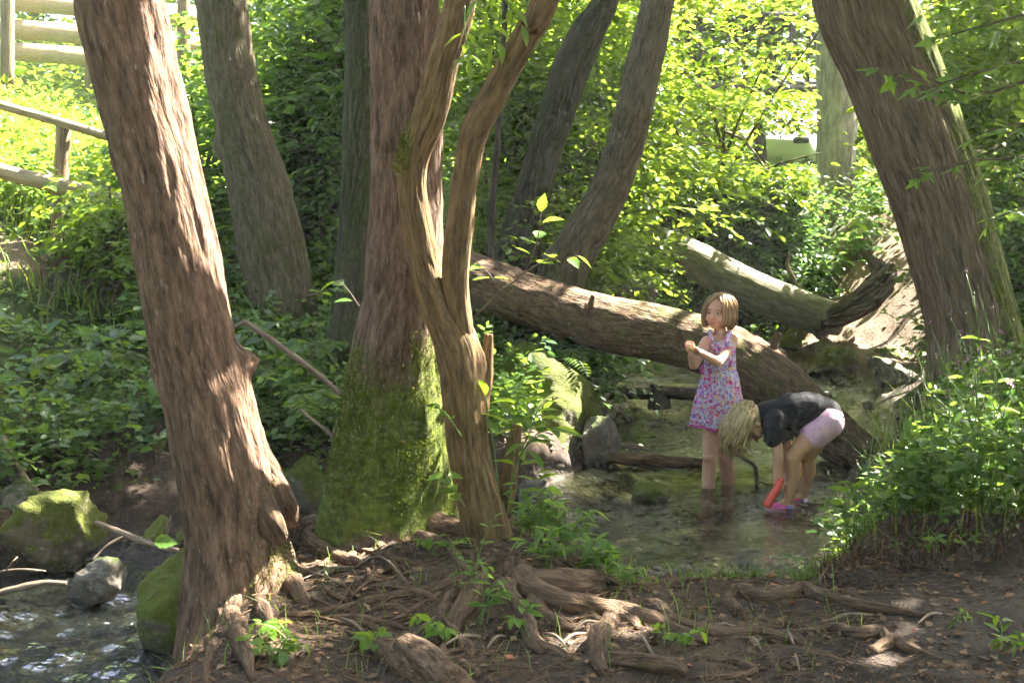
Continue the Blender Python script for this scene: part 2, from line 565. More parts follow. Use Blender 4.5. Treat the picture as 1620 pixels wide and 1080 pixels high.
M['shirt'] = plain('black_cotton', (.013, .013, .016), .8, .25, 60, .25, bump=.002)
M['shorts'] = plain('pale_pink_cotton', (.72, .42, .55), .75, .10, 40, .25, bump=.002)
M['shoe'] = plain('pink_foam', (.75, .10, .38), .45, .08, 20)
M['shoe_heel'] = plain('purple_foam', (.26, .16, .50), .45, .08, 20)
M['toy'] = plain('red_plastic', (.80, .10, .06), .32, .03, 10, .5)
M['toy_pale'] = plain('coral_plastic', (.88, .30, .20), .32, .03, 10, .5)
M['toy_yellow'] = plain('yellow_plastic', (.65, .60, .12), .4)
M['eye_white'] = plain('eye_white', (.42, .38, .36), .3)
M['iris'] = plain('iris_blue_grey', (.06, .08, .10), .15)
M['lip'] = plain('lip', (.50, .17, .15), .45)
M['brow'] = plain('brow_hair', (.20, .13, .07), .7)


def dress_mat():
    m, nt, out = new_mat('floral_cotton')
    k = N(nt)
    tc = k.n('ShaderNodeTexCoord').outputs['Object']
    tc = k.n('ShaderNodeVectorMath', {0: tc, 1: k.n('ShaderNodeVectorMath', {0: k.n('ShaderNodeTexNoise', {'Vector': tc, 'Scale': 40.0}).outputs['Color'], 1: (.012, .012, .012)}, operation='MULTIPLY').outputs[0]}, operation='ADD').outputs[0]
    col = (.56, .50, .62)
    for sc, thr, stops in ((42, .50, [(.0, (.55, .05, .22)), (.3, (.75, .16, .12)), (.5, (.62, .22, .50)), (.7, (.75, .48, .10)), (.85, (.25, .16, .50))]),
                           (75, .42, [(.0, (.20, .22, .55)), (.35, (.70, .20, .40)), (.6, (.75, .70, .78)), (.8, (.30, .12, .40)), (.92, (.20, .35, .22))])):
        v = k.n('ShaderNodeTexVoronoi', {'Vector': tc, 'Scale': float(sc), 'Randomness': 1.0})
        d = k.ramp(v.outputs['Distance'], [(thr - .06, (1, 1, 1)), (thr + .06, (0, 0, 0))])
        cc = k.n('ShaderNodeSeparateColor', {0: v.outputs['Color']}).outputs[0]
        nd = k.ramp(cc, stops)
        nd.node.color_ramp.interpolation = 'CONSTANT'
        col = k.mix(d, col, nd)
    bp = k.n('ShaderNodeBump', {'Height': k.noise(tc, 400, 2), 'Strength': .2, 'Distance': .001}).outputs[0]
    b = k.n('ShaderNodeBsdfPrincipled', {'Base Color': col, 'Roughness': .85, 'Normal': bp, 'Specular IOR Level': .2})
    t = k.n('ShaderNodeBsdfTranslucent', {'Color': col})
    mx = k.n('ShaderNodeMixShader', {0: .18, 1: b.outputs[0], 2: t.outputs[0]})
    nt.links.new(mx.outputs[0], out.inputs[0])
    return m


M['dress'] = dress_mat()
M['hem'] = plain('magenta_trim', (.45, .06, .25), .8, .6, 120)


def ground_mat():
    m, nt, out = new_mat('earth')
    k = N(nt)
    p = pos_node(k)
    n1 = k.noise(p, 2.3, 8, .62, .3)
    n2 = k.noise(p, 19, 7, .65)
    n3 = k.noise(p, 90, 4, .65)
    mixn = k.math('ADD', k.math('MULTIPLY', n1, .45), k.math('ADD', k.math('MULTIPLY', n2, .35), k.math('MULTIPLY', n3, .2)))
    soil = k.ramp(mixn, [(.36, (.026, .017, .012)), (.5, (.062, .041, .028)), (.64, (.125, .086, .060))])
    fl = k.ramp(n3, [(.60, (0, 0, 0)), (.70, (1, 1, 1))])
    soil = k.mix(k.math('MULTIPLY', fl, .35), soil, (.26, .19, .13))
    path = k.ramp(mixn, [(.34, (.085, .056, .036)), (.55, (.17, .118, .078)), (.70, (.25, .18, .125))])
    green = k.ramp(n2, [(.35, (.022, .035, .008)), (.6, (.055, .085, .016))])
    bed = k.ramp(k.math('ADD', k.math('MULTIPLY', n2, .7), k.math('MULTIPLY', n3, .3)), [(.36, (.04, .034, .018)), (.5, (.10, .078, .04)), (.63, (.22, .155, .08))])
    peb = k.n('ShaderNodeTexVoronoi', {'Vector': p, 'Scale': 24.0, 'Randomness': 1.0})
    pebc = k.n('ShaderNodeSeparateColor', {0: peb.outputs['Color']}).outputs[0]
    bed = k.mix(.5, bed, k.ramp(pebc, [(0, (.06, .05, .03)), (.5, (.14, .11, .06)), (.85, (.22, .17, .10)), (1, (.34, .27, .18))]))
    col = k.mix(k.attr('path'), soil, path)
    gm = k.math('ADD', k.attr('green'), k.math('MULTIPLY', k.math('SUBTRACT', n1, .5), .7), True)
    col = k.mix(gm, col, green)
    col = k.mix(k.attr('bed'), col, bed)
    wetm = k.attr('wet')
    col = k.mix(k.math('MULTIPLY', wetm, .55), col, k.mix(.5, col, (.012, .009, .007)))
    h = k.math('ADD', k.math('MULTIPLY', n2, 1.0), k.math('ADD', k.math('MULTIPLY', n3, .4), k.math('MULTIPLY', k.math('MULTIPLY', peb.outputs['Distance'], -1.0), k.attr('bed'))))
    bp = k.n('ShaderNodeBump', {'Height': h, 'Strength': .9, 'Distance': .035}).outputs[0]
    rg = k.math('SUBTRACT', .92, k.math('MULTIPLY', wetm, .45))
    b = k.n('ShaderNodeBsdfPrincipled', {'Base Color': col, 'Roughness': rg, 'Normal': bp, 'Specular IOR Level': .3})
    nt.links.new(b.outputs[0], out.inputs[0])
    return m


def water_mat():
    m, nt, out = new_mat('stream_water')
    k = N(nt)
    p = pos_node(k)
    mp = k.n('ShaderNodeMapping', {'Vector': p, 'Scale': (1.0, 2.4, 1)}).outputs[0]
    rf = k.attr('riffle')
    n1 = k.noise(mp, 7, 3, .55, .4)
    n2 = k.noise(mp, 26, 3, .5, .3)
    h = k.math('ADD', k.math('MULTIPLY', n1, k.math('ADD', .26, k.math('MULTIPLY', rf, .6))), k.math('MULTIPLY', n2, k.math('ADD', .10, k.math('MULTIPLY', rf, .7))))
    bp = k.n('ShaderNodeBump', {'Height': h, 'Strength': .9, 'Distance': .075}).outputs[0]
    fr = k.n('ShaderNodeFresnel', {'IOR': 1.45, 'Normal': bp}).outputs[0]
    t = k.n('ShaderNodeBsdfTransparent', {'Color': (.44, .48, .36, 1)})
    g = k.n('ShaderNodeBsdfGlossy', {'Color': (1, 1, 1, 1), 'Roughness': .04, 'Normal': bp})
    silt = k.n('ShaderNodeBsdfDiffuse', {'Color': (.075, .085, .055, 1)})
    body = k.n('ShaderNodeMixShader', {0: .05, 1: t.outputs[0], 2: silt.outputs[0]})
    mx = k.n('ShaderNodeMixShader', {0: fr, 1: body.outputs[0], 2: g.outputs[0]})
    nt.links.new(mx.outputs[0], out.inputs[0])
    return m


M['ground'] = ground_mat()
M['water'] = water_mat()

# ------------------------------------------------------------------ terrain
CEN = np.array([(.5, 22, .4), (.8, 17, .4), (1.0, 14.5, .5), (1.6, 12.2, .9), (2.1, 10.7, 1.15), (1.75, 8.8, 1.0), (1.2, 7.5, .85),
                (.95, 6.4, .92), (.15, 6.4, .55), (-.7, 6.4, .36), (-1.35, 6.1, .36), (-1.8, 5.5, .48), (-1.95, 4.9, .62), (-1.88, 4.3, .62), (-2.0, 3.6, .75), (-2.4, 2.6, .95), (-3.4, .5, .8), (-5, -6, .8)])

NEAR_SIDE = np.vstack([CEN[:, :2], [(-5, -400), (400, -400), (400, 400), (.5, 400)]])


def stream(x, y):
    best = np.full(x.shape, 1e9)
    side = np.ones(x.shape)
    for a, b in zip(CEN[:-1], CEN[1:]):
        ax, ay, bx, by = a[0], a[1], b[0], b[1]
        dx, dy = bx - ax, by - ay
        t = np.clip(((x - ax) * dx + (y - ay) * dy) / (dx * dx + dy * dy), 0, 1)
        px, py = ax + t * dx, ay + t * dy
        d = np.hypot(x - px, y - py) - (a[2] + t * (b[2] - a[2]))
        best = np.minimum(best, d)
    inside = np.zeros(x.shape, bool)
    for (ax, ay), (bx, by) in zip(NEAR_SIDE, np.roll(NEAR_SIDE, -1, 0)):
        if ay != by:
            inside ^= ((ay > y) != (by > y)) & (x < (bx - ax) * (y - ay) / (by - ay) + ax)
    side = np.where(inside, 1, -1)
    return best, side


def height(x, y):
    x = np.asarray(x, float)
    y = np.asarray(y, float)
    d, s = stream(x, y)
    wob = fbm(np.stack([x.ravel() * 1.3, y.ravel() * 1.3, np.zeros(x.size)], 1), 4, 3).reshape(x.shape)
    d = d + .10 * wob
    dp = np.maximum(d, 0)
    a = np.interp(y, [3, 5.5, 7, 9, 12], [.0, .02, .12, .2, .12])
    b = np.interp(y, [5, 6.5, 9, 12, 15, 17.5, 20], [0, .05, .2, .62, .6, .35, .15])
    lip = np.interp(y, [9, 11], [.27, .08])
    ramp = .35 + .75 * np.exp(-((x - .85) / .75) ** 4) * ss(6.3, 5.8, y)
    zn = lip * ss(0, 1, d / ramp) + a * np.minimum(dp, 4) + b * np.clip(dp - .9, 0, 3.2)
    sl = np.interp(x, [-3.2, -2.2, -1.0, 1], [.335, .27, .16, .12])
    zl = .2 * ss(0, .2, d) + sl * np.minimum(dp, 9)
    z = np.where(s > 0, zn, zl)
    bed = -.03 - .13 * ss(0, .4, -d)
    z = np.where(d < 0, bed, z)
    z = z + .55 * np.exp(-(((x + .5) / .9) ** 2 + ((y - 8.9) / .6) ** 2)) * (d > 0)
    z = z + .115 * np.exp(-(((x - 1.52) / .28) ** 4 + ((y - 6.74) / .22) ** 4)) * (d < 0)
    z = z + .13 * np.exp(-(((x - 1.95) / .55) ** 2 + ((y - 5.0) / .3) ** 2))
    z = z + np.maximum(y - 17, 0) * .09 * (1 - ss(30, 60, y) * .4) * np.where((x > 2) & (y < 25), .5, 1)
    tb = np.exp(-(((x - 6.5) / 4) ** 4 + ((y - 27) / 3.5) ** 4))
    z = z * (1 - tb) + 1.95 * tb
    pts = np.stack([x.ravel(), y.ravel(), np.zeros(x.size)], 1)
    rough = fbm(pts * 2.1, 21, 3).reshape(x.shape) * .05 + fbm(pts * 9, 31, 3).reshape(x.shape) * .014
    z = z + rough * np.where(d < 0, .35, 1) * ss(-.2, .3, np.abs(d) + .1)
    return z


def hz(x, y):
    return float(height(np.array([float(x)]), np.array([float(y)]))[0])


def axis(lo, hi, dlo, dhi, step, grow=1.13):
    a = list(np.arange(dlo, dhi, step))
    s = step
    up = [dhi]
    while up[-1] < hi:
        s *= grow
        up.append(up[-1] + s)
    s = step
    dn = [dlo]
    while dn[-1] > lo:
        s *= grow
        dn.append(dn[-1] - s)
    return np.array(dn[:0:-1] + a + up)


gx = axis(-60, 60, -3.4, 3.6, .035, 1.10)
gy = axis(-25, 70, 3.2, 8.2, .035, 1.035)
GXm, GYm = np.meshgrid(gx, gy)
GZm = height(GXm, GYm)
D_, S_ = stream(GXm, GYm)
nx, ny = len(gx), len(gy)
i, j = np.meshgrid(np.arange(ny - 1), np.arange(nx - 1), indexing='ij')
Fg = np.stack([i * nx + j, i * nx + j + 1, (i + 1) * nx + j + 1, (i + 1) * nx + j], -1).reshape(-1, 4)
Vg = np.stack([GXm.ravel(), GYm.ravel(), GZm.ravel()], 1)


def path_mask(x, y):
    # left footpath along the rail, right bank path coming down to the water
    pl = np.exp(-((y - 8.9 - .12 * (x + 3)) / .42) ** 4) * ss(-2.4, -2.8, x)
    pr = 0
    PR = [(3.3, 12.3), (3.9, 12.8), (4.5, 13.6), (5.2, 15.0), (6.2, 17.5)]
    for (ax, ay), (bx, by) in zip(PR[:-1], PR[1:]):
        t = np.clip(((x - ax) * (bx - ax) + (y - ay) * (by - ay)) / ((bx - ax) ** 2 + (by - ay) ** 2), 0, 1)
        dd = np.hypot(x - ax - t * (bx - ax), y - ay - t * (by - ay))
        pr = np.maximum(pr, ss(1.35, .65, dd))
    return np.maximum(pl, pr)


pm = path_mask(GXm, GYm)
near_dirt = ((S_ > 0) & (GYm < 6.0)).astype(float)
# bare earth under the near trees and along the water; green on the banks beyond
green = np.where(S_ > 0, ss(6.0, 7.0, GYm) * ss(.5, 1.2, D_), ss(.5, 1.1, D_)) * (1 - pm)
bed = ss(.06, -.06, GZm + .0)
wet = np.maximum(ss(.12, .02, GZm), near_dirt * ss(.9, 1.8, GXm) * .75)
g_me = make_mesh('ground', Vg, Fg, M['ground'], True, {'path': pm.ravel(), 'green': green.ravel(), 'bed': bed.ravel(), 'wet': wet.ravel()})
g_o = link('ground', g_me)
g_o['kind'] = 'structure'
g_o['label'] = 'brown earth of the stream banks with bare paths and root mat'

# water surface
wx = np.arange(-4.2, 4.6, .035)
wy = np.arange(1.0, 16.5, .035)
WX, WY = np.meshgrid(wx, wy)
rif = np.exp(-(((WX + 2.0) / 1.0) ** 2 + ((WY - 4.5) / 1.4) ** 2)) + .5 * np.exp(-(((WX - 1.35) / .5) ** 2 + ((WY - 10.2) / 1.6) ** 2)) + .8 * np.exp(-(((WX - 3.0) / .6) ** 2 + ((WY - 11.6) / .8) ** 2)) + .25 * np.exp(-(((WX - .1) / .5) ** 2 + ((WY - 6.5) / .5) ** 2))
rif = np.clip(rif, 0, 1)
pw = np.stack([WX.ravel(), WY.ravel() * 1.4, np.zeros(WX.size)], 1)
WZ = (.003 + .032 * rif.ravel()) * fbm(pw * 7, 71, 3) + .0025 * fbm(pw * 3, 81, 2)
i, j = np.meshgrid(np.arange(len(wy) - 1), np.arange(len(wx) - 1), indexing='ij')
dW, _s = stream(WX, WY)
keep = (dW[:-1, :-1] < .55).ravel()
Fw = np.stack([i * len(wx) + j, i * len(wx) + j + 1, (i + 1) * len(wx) + j + 1, (i + 1) * len(wx) + j], -1).reshape(-1, 4)[keep]
used = np.unique(Fw)
remap = np.full(WX.size, -1)
remap[used] = np.arange(len(used))
w_o = link('water', make_mesh('water', np.stack([WX.ravel(), WY.ravel(), WZ], 1)[used], remap[Fw], M['water'], True, {'riffle': rif.ravel()[used]}))
w_o['kind'] = 'structure'
w_o['label'] = 'shallow clear stream running through a pool over a pebbly bed'

# ------------------------------------------------------------------ leaf machinery
OVAL = (np.array([(0, 0, 0), (.33, -.30, .07), (.72, -.22, .04), (1, 0, -.08), (.72, .22, .04), (.33, .30, .07)], float),
        [np.array([(0, 1, 2, 3), (0, 3, 4, 5)])])
RHOMB = (np.array([(0, 0, 0), (.45, -.33, .08), (1, 0, -.06), (.45, .33, .08)], float), [np.array([(0, 1, 2), (0, 2, 3)])])
LANCE = (np.array([(0, 0, 0), (.35, -.15, .04), (1, 0, -.12), (.35, .15, .04)], float), [np.array([(0, 1, 2), (0, 2, 3)])])


def leaves(pos, fwd, nor, size, tmpl, rnd=None):
    T, TF = tmpl
    n = len(pos)
    f = nrm(fwd)
    s = nrm(np.cross(nor, f))
    w = np.cross(f, s)
    V = pos[:, None, :] + size[:, None, None] * (T[None, :, 0:1] * f[:, None, :] + T[None, :, 1:2] * s[:, None, :] + T[None, :, 2:3] * w[:, None, :])
    k = len(T)
    F = [(tf[None] + (np.arange(n) * k)[:, None, None]).reshape(-1, tf.shape[1]) for tf in TF]
    if rnd is None:
        rnd = rng.random(n)
    return V.reshape(-1, 3), F, {'rnd': np.repeat(rnd, k)}


def ribbons(a, b, w, rnd=.2):
    """thin three-sided stems from a to b"""
    n = len(a)
    d = nrm(b - a)
    e1 = nrm(np.cross(d, np.array([.31, .95, .1])))
    e2 = np.cross(d, e1)
    off = [e1, -.5 * e1 + .87 * e2, -.5 * e1 - .87 * e2]
    V = np.stack([a + o * w for o in off] + [b + o * w * .5 for o in off], 1).reshape(-1, 3)
    t = np.array([(0, 1, 4, 3), (1, 2, 5, 4), (2, 0, 3, 5)])
    F = (t[None] + (np.arange(n) * 6)[:, None, None]).reshape(-1, 4)
    return V, [F], {'rnd': np.full(len(V), rnd)}


def sprays(c, L=.5, nl=9, leaf=.1, droop=.25, pitch=0.0, pj=.3, jit=.35, tmpl=OVAL, az=None, stems=True, sun_face=0.0, keepfn=None):
    c = np.asarray(c, float)
    n = len(c)
    az = rng.uniform(0, 2 * math.pi, n) if az is None else az
    pt = pitch + rng.normal(0, pj, n)
    d = np.stack([np.cos(az) * np.cos(pt), np.sin(az) * np.cos(pt), np.sin(pt)], 1)
    s = np.stack([-np.sin(az), np.cos(az), np.zeros(n)], 1)
    Ls = L * rng.uniform(.6, 1.25, n)
    pos, fw, nn, sz, rd = [], [], [], [], []
    base_r = rng.random(n)
    for q in range(nl):
        t = (q + .8) / nl
        p = c + d * (Ls * t)[:, None] - np.array([0, 0, 1]) * (droop * Ls * t * t)[:, None]
        sg = 1 if q % 2 else -1
        if q == nl - 1:
            f = d * 1.0
        else:
            f = d * .55 + s * sg * .85
        f = f + rng.normal(0, .22, (n, 3)) - np.array([0, 0, .22])
        nv = np.array([0, 0, 1.0]) + rng.normal(0, jit, (n, 3)) + sun_face * S
        pos.append(p)
        fw.append(f)
        nn.append(nv)
        sz.append(leaf * rng.uniform(.45, 1.3, n))
        rd.append(np.clip(base_r * .5 + rng.random(n) * .5, 0, 1))
    pos, fw, nn, sz, rd = [np.concatenate(t) for t in (pos, fw, nn, sz, rd)]
    if keepfn is not None:
        kk = keepfn(pos)
        pos, fw, nn, sz, rd = pos[kk], fw[kk], nn[kk], sz[kk], rd[kk]
    out = leaves(pos, fw, nn, sz, tmpl, rd)
    if stems:
        if keepfn is not None:
            km = keepfn(c) & keepfn(c + d * (Ls * .7)[:, None])
            c, d, Ls = c[km], d[km], Ls[km]
        e = c + d * Ls[:, None] - np.array([0, 0, 1]) * (droop * Ls)[:, None]
        mid = c + d * (Ls * .5)[:, None] - np.array([0, 0, 1]) * (droop * Ls * .25)[:, None]
        out = join([out, ribbons(c, mid, leaf * .03), ribbons(mid, e, leaf * .02)])
    return out


def blades(c, h, w=.006, bend=.5, az=None):
    """grass blades of three joints"""
    n = len(c)
    az = rng.uniform(0, 2 * math.pi, n) if az is None else az
    d = np.stack([np.cos(az), np.sin(az), np.zeros(n)], 1)
    s = np.stack([-np.sin(az), np.cos(az), np.zeros(n)], 1)
    b = bend * rng.uniform(.3, 1.3, n)
    V = []
    for t, ww in ((0, 1), (.5, .8), (.85, .4)):
        p = c + np.array([0, 0, 1]) * (h * (t - .35 * b * t * t))[:, None] + d * (h * b * t * t)[:, None]
        V += [p - s * (w * ww), p + s * (w * ww)]
    V.append(c + np.array([0, 0, 1]) * (h * (1 - .35 * b))[:, None] + d * (h * b)[:, None])
    V = np.stack(V, 1).reshape(-1, 3)
    o = (np.arange(n) * 7)[:, None, None]
    Fq = (np.array([(0, 1, 3, 2), (2, 3, 5, 4)])[None] + o).reshape(-1, 4)
    Ft = (np.array([(4, 5, 6)])[None] + o).reshape(-1, 3)
    return V, [Fq, Ft], {'rnd': np.repeat(rng.random(n), 7)}


def in_ell(n, c, r, shell=0.0):
    p = nrm(rng.normal(size=(n, 3)))
    q = rng.random(n) ** (1 / 3)
    q = shell + (1 - shell) * q
    return np.asarray(c) + p * q[:, None] * np.asarray(r)


def px_box(n, u0, u1, v0, v1, y0, y1):
    u, v, Y = rng.uniform(u0, u1, n), rng.uniform(v0, v1, n), rng.uniform(y0, y1, n)
    a, b = (u - CX) / FPX, -(v - CY) / FPX
    dy = CP + b * SP
    return np.stack([a * Y / dy, Y, CAMZ + (-SP + b * CP) * Y / dy], 1)


def clump(p, n, spread):
    """n points in clumps round each centre"""
    k = rng.integers(0, len(p), n)
    return p[k] + rng.normal(0, 1, (n, 3)) * np.asarray(spread)


# ------------------------------------------------------------------ near and middle trees
def trunk_path(spec, Y0, lean=0.0, base_drop=.12):
    """spec: photo (u, v, width px) from the base up; returns points and radii; lean: metres of depth gained to the last row"""
    pts, rad = [], []
    for q, (u, v, w) in enumerate(spec):
        Y = Y0 + lean * q / (len(spec) - 1)
        pts.append(P(u, v, Y))
        rad.append(w / 2 * Y / FPX)
    pts, rad = np.array(pts), np.array(rad)
    return pts, rad


def extend(pts, rad, ztop, taper=.6):
    """carry the stem on above the picture with its last direction straightening up"""
    d = nrm(pts[-1] - pts[-2])
    p, r = [*pts], [*rad]
    while p[-1][2] < ztop:
        d = nrm(d * .8 + np.array([0, 0, .35]))
        p.append(p[-1] + d * .9)
        r.append(max(.03, r[-1] * .93))
    return np.array(p), np.array(r)


TREES = {}


def tree(key, name, label, spec, Y0, mat, ztop=8.5, nu=64, step=.02, amp=.008, freq=22, stretch=.14, ridge=.3, lump=.08, flare=(), bumps=(), moss=None, lean=0.0, seed=1, drop=.2):
    pts, rad = trunk_path(spec, Y0, lean)
    base = pts[0].copy()
    pts = np.vstack([[pts[0] + (pts[0] - pts[1]) * drop / max(.05, np.linalg.norm(pts[0] - pts[1]))], pts])
    rad = np.concatenate([[rad[0] * 1.12], rad])
    p2, r2 = extend(pts, rad, ztop)
    root = thing(name, label, 'tree', base)

    def shp(s, th):
        L = np.linalg.norm(np.diff(p2, axis=0), axis=1).sum()
        h = s * L
        f = np.ones_like(s * th)
        for (ang, a, hh) in flare:
            f = f + a * np.exp(-h / hh) * np.maximum(0, np.cos(th - ang)) ** 3
        return f
    V, F, A = tube(p2, r2, nu, step, amp=amp, freq=freq, stretch=stretch, seed=seed, ridge=ridge, lump=lump, bumps=bumps, shape=shp if flare else None, zfine=3.6)
    A['moss'] = np.zeros(len(V)) if moss is None else moss(V)
    part(root, 'trunk', V, F, mat, True, A)
    TREES[key] = dict(root=root, top=p2[-1], pts=p2, base=base, V=V)
    return root


def root_part(root, pts, rad, mat=None, seed=1, moss=0.0, nu=16, name='root', amp=.006):
    V, F, A = tube(pts, rad, nu, .02, amp=amp, freq=30, stretch=.35, seed=seed, lump=.32)
    A['moss'] = np.full(len(V), moss) if np.isscalar(moss) else moss(V)
    return part(root, name, V, F, mat or M['root'], True, A)


def pxl(lst, Y=None, z=None):
    """photo polyline to points: entries (u, v) at depth Y, or (u, v, Y)"""
    return np.array([P(q[0], q[1], q[2] if len(q) > 2 else Y) for q in lst])


# A: leaning reddish trunk
tA = tree('A', 'leaning_tree', 'thick leaning reddish-brown tree at the left, sunlit down its right edge',
          [(378, 930, 172), (370, 850, 152), (356, 750, 148), (334, 650, 142), (311, 560, 132), (289, 450, 127), (260, 300, 130), (222, 150, 129), (189, 0, 128)],
          4.5, M['bark_red'], ztop=9, nu=128, step=.012, amp=.014, freq=24, ridge=.35, lump=.05, seed=2,
          flare=[(0.2, .35, .18), (2.4, .3, .2), (4.4, .35, .2)], bumps=[(.108, 0.05, .055, .05), (.265, 0.0, .045, .055), (.27, .35, .03, .05), (.19, 3.0, .02, .06)],
          moss=lambda V: .62 * ss(.75, .35, V[:, 2]) * ss(-.98, -.85, V[:, 0]) * (.6 + .4 * np.sin(V[:, 0] * 30)) + .1 * ss(.6, .2, V[:, 2]))
# B: mossy trunk
tB = tree('B', 'mossy_tree', 'upright brown tree in the middle with green moss over its wide flaring base',
          [(616, 850, 232), (617, 800, 206), (619, 750, 192), (623, 650, 170), (630, 560, 148), (638, 480, 128), (642, 400, 118), (645, 300, 109), (642, 150, 107), (637, 0, 107)],
          5.3, M['bark_moss'], ztop=10, nu=128, step=.013, amp=.014, freq=21, ridge=.35, lump=.06, seed=3,
          flare=[(0.5, .25, .2), (2.6, .25, .25), (4.4, .3, .25)],
          moss=lambda V: .8 * ss(1.42, .85, V[:, 2] - .10 * np.sin(V[:, 0] * 17 + 1) + .12 * fbm(V * 5, 91, 3)) * ss(.28, .45, V[:, 2] + .5 * np.abs(V[:, 0] + .52)) * ss(5.42, 5.2, V[:, 1]) - .12 + .25 * ss(.9, .6, V[:, 2]))
# C: forked stem
tC = tree('C', 'forked_tree', 'slender crooked tan tree that forks low down in front of the mossy trunk',
          [(788, 900, 101), (771, 850, 76), (755, 780, 67), (740, 700, 65), (732, 620, 67), (722, 555, 68), (700, 495, 61), (676, 430, 52), (662, 370, 48), (652, 300, 45), (656, 245, 49), (680, 180, 50), (700, 100, 50), (728, 0, 47)],
          4.97, M['bark_tan'], drop=.4, ztop=7.5, nu=80, step=.012, amp=.008, freq=34, stretch=.10, ridge=.3, lump=.10, seed=4, bumps=[(.255, 2.9, .03, .03), (.155, .2, .018, .04)],
          moss=lambda V: .55 * ss(.5, .25, V[:, 2]) * ss(-.08, .02, V[:, 0]) + .55 * np.exp(-((V[:, 2] - 1.93) / .10) ** 2) * ss(-.36, -.42, V[:, 0]) + .22)
p2, r2 = trunk_path([(738, 600, 30), (733, 540, 38), (724, 480, 42), (721, 430, 44), (726, 370, 44), (734, 300, 42), (747, 225, 45), (770, 168, 45), (808, 100, 42), (840, 40, 40), (862, 0, 40)], 5.0, lean=-.32)
p2, r2 = extend(p2, r2, 7.2)
V, F, A = tube(p2, r2, 48, .016, amp=.005, freq=34, stretch=.12, seed=6, ridge=.3, lump=.12, zfine=3.4)
A['moss'] = np.full(len(V), .12)
part(tC, 'stem', V, F, M['bark_tan'], True, A)
# snapped dead stubs beside the forked stem
for sp, sd in (([(757, 690, 18), (762, 640, 22), (768, 600, 22), (771, 560, 17), (773, 528, 12)], 7), ([(795, 812, 34), (800, 780, 32), (806, 740, 27), (812, 700, 22), (818, 672, 15)], 8)):
    pp, rr = trunk_path(sp, 5.12)
    V, F, A = tube(pp, rr, 20, .012, amp=.006, freq=40, stretch=.1, seed=sd, lump=.15)
    A['moss'] = np.full(len(V), .1)
    part(tC, 'dead_stub', V, F, M['bark_tan'], True, A)
# D: left background trunk
tree('D', 'leaning_tree', 'grey-brown leaning tree standing on the bank between the sunlit trunk and the mossy trunk',
     [(455, 585, 150), (450, 530, 118), (446, 480, 108), (432, 400, 103), (410, 300, 92), (383, 200, 83), (362, 100, 77), (348, 0, 74)],
     8.6, M['bark_grey'], ztop=9, nu=64, step=.03, amp=.014, freq=18, lump=.08, seed=9, flare=[(.3, .3, .3), (3.3, .3, .3)], bumps=[(.2, 3.1, .05, .08)],
     moss=lambda V: .35 + .2 * ss(1.2, .6, V[:, 2]))
# E: dark trunk just left of the mossy one
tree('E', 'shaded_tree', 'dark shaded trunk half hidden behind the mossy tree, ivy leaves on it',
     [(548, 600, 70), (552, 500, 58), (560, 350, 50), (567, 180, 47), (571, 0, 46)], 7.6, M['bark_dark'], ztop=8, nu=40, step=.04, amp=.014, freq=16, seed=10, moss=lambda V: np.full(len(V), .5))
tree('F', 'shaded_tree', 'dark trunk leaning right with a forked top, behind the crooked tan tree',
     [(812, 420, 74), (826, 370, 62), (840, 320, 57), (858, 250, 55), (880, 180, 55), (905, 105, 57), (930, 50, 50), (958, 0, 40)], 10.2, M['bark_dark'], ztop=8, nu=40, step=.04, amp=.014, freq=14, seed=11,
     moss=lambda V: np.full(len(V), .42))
tree('G', 'leaning_tree', 'slim grey-barked tree leaning right behind the fallen log',
     [(872, 470, 78), (888, 440, 70), (918, 380, 67), (965, 300, 64), (998, 200, 59), (1020, 100, 55), (1041, 0, 52)], 9.4, M['bark_grey'], ztop=9, nu=56, step=.03, amp=.010, freq=20, seed=12,
     bumps=[(.05, 3.0, .05, .07), (.09, 5.5, .04, .06)], moss=lambda V: .30 + .15 * ss(1.6, .9, V[:, 2]))
HX = lambda V: V[:, 0] - np.interp(V[:, 2], [.4, 1.6, 3.0], [3.13, 2.83, 2.36])
tree('H', 'big_tree', 'widest trunk, leaning left at the upper right, deep ridged bark with moss on one side',
     [(1548, 590, 156), (1540, 530, 136), (1530, 480, 132), (1508, 400, 136), (1482, 300, 142), (1446, 200, 145), (1410, 100, 145), (1369, 0, 148)], 8.2, M['bark_oak'], ztop=10, nu=120, step=.025, amp=.018, freq=15, stretch=.10, ridge=.55, lump=.05, seed=13,
     flare=[(.2, .08, .2), (2.8, .12, .25), (4.5, .12, .2)],
     moss=lambda V: .95 * ss(-.02, .28, HX(V)) + .42 * ss(2.2, 2.8, V[:, 2]) * ss(-.2, .1, HX(V)))
tree('I', 'distant_tree', 'straight pale grey trunk far back beside the footbridge',
     [(1326, 420, 66), (1324, 350, 62), (1323, 250, 61), (1322, 150, 60), (1321, 50, 58), (1320, 0, 58)], 17, M['bark_pale'], ztop=11, nu=40, step=.06, amp=.012, freq=10, seed=14)
tree('J', 'ivy_stump', 'short ivy-covered stump among the leaves behind the leaning left trees',
     [(500, 330, 90), (495, 250, 84), (486, 180, 88), (478, 120, 80), (474, 96, 50)], 10.5, M['bark_dark'], ztop=0, nu=32, step=.05, amp=.04, freq=8, seed=15, moss=lambda V: np.full(len(V), .75))
TREES['J']['root']['category'] = 'stump'
TREES.pop('J')
tree('K', 'young_tree', 'thin straight sapling trunk between the tan fork and the dark leaning trunk',
     [(775, 420, 11), (779, 330, 10), (785, 240, 9), (792, 150, 9), (797, 60, 8)], 9.0, M['bark_dark'], ztop=4.5, nu=12, step=.06, amp=.002, seed=16)
TREES.pop('K')

# ------------------------------------------------------------------ roots on the near bank (parts of the trees)
rc = lambda u, v, Y, r: (P(u, v, Y), r)


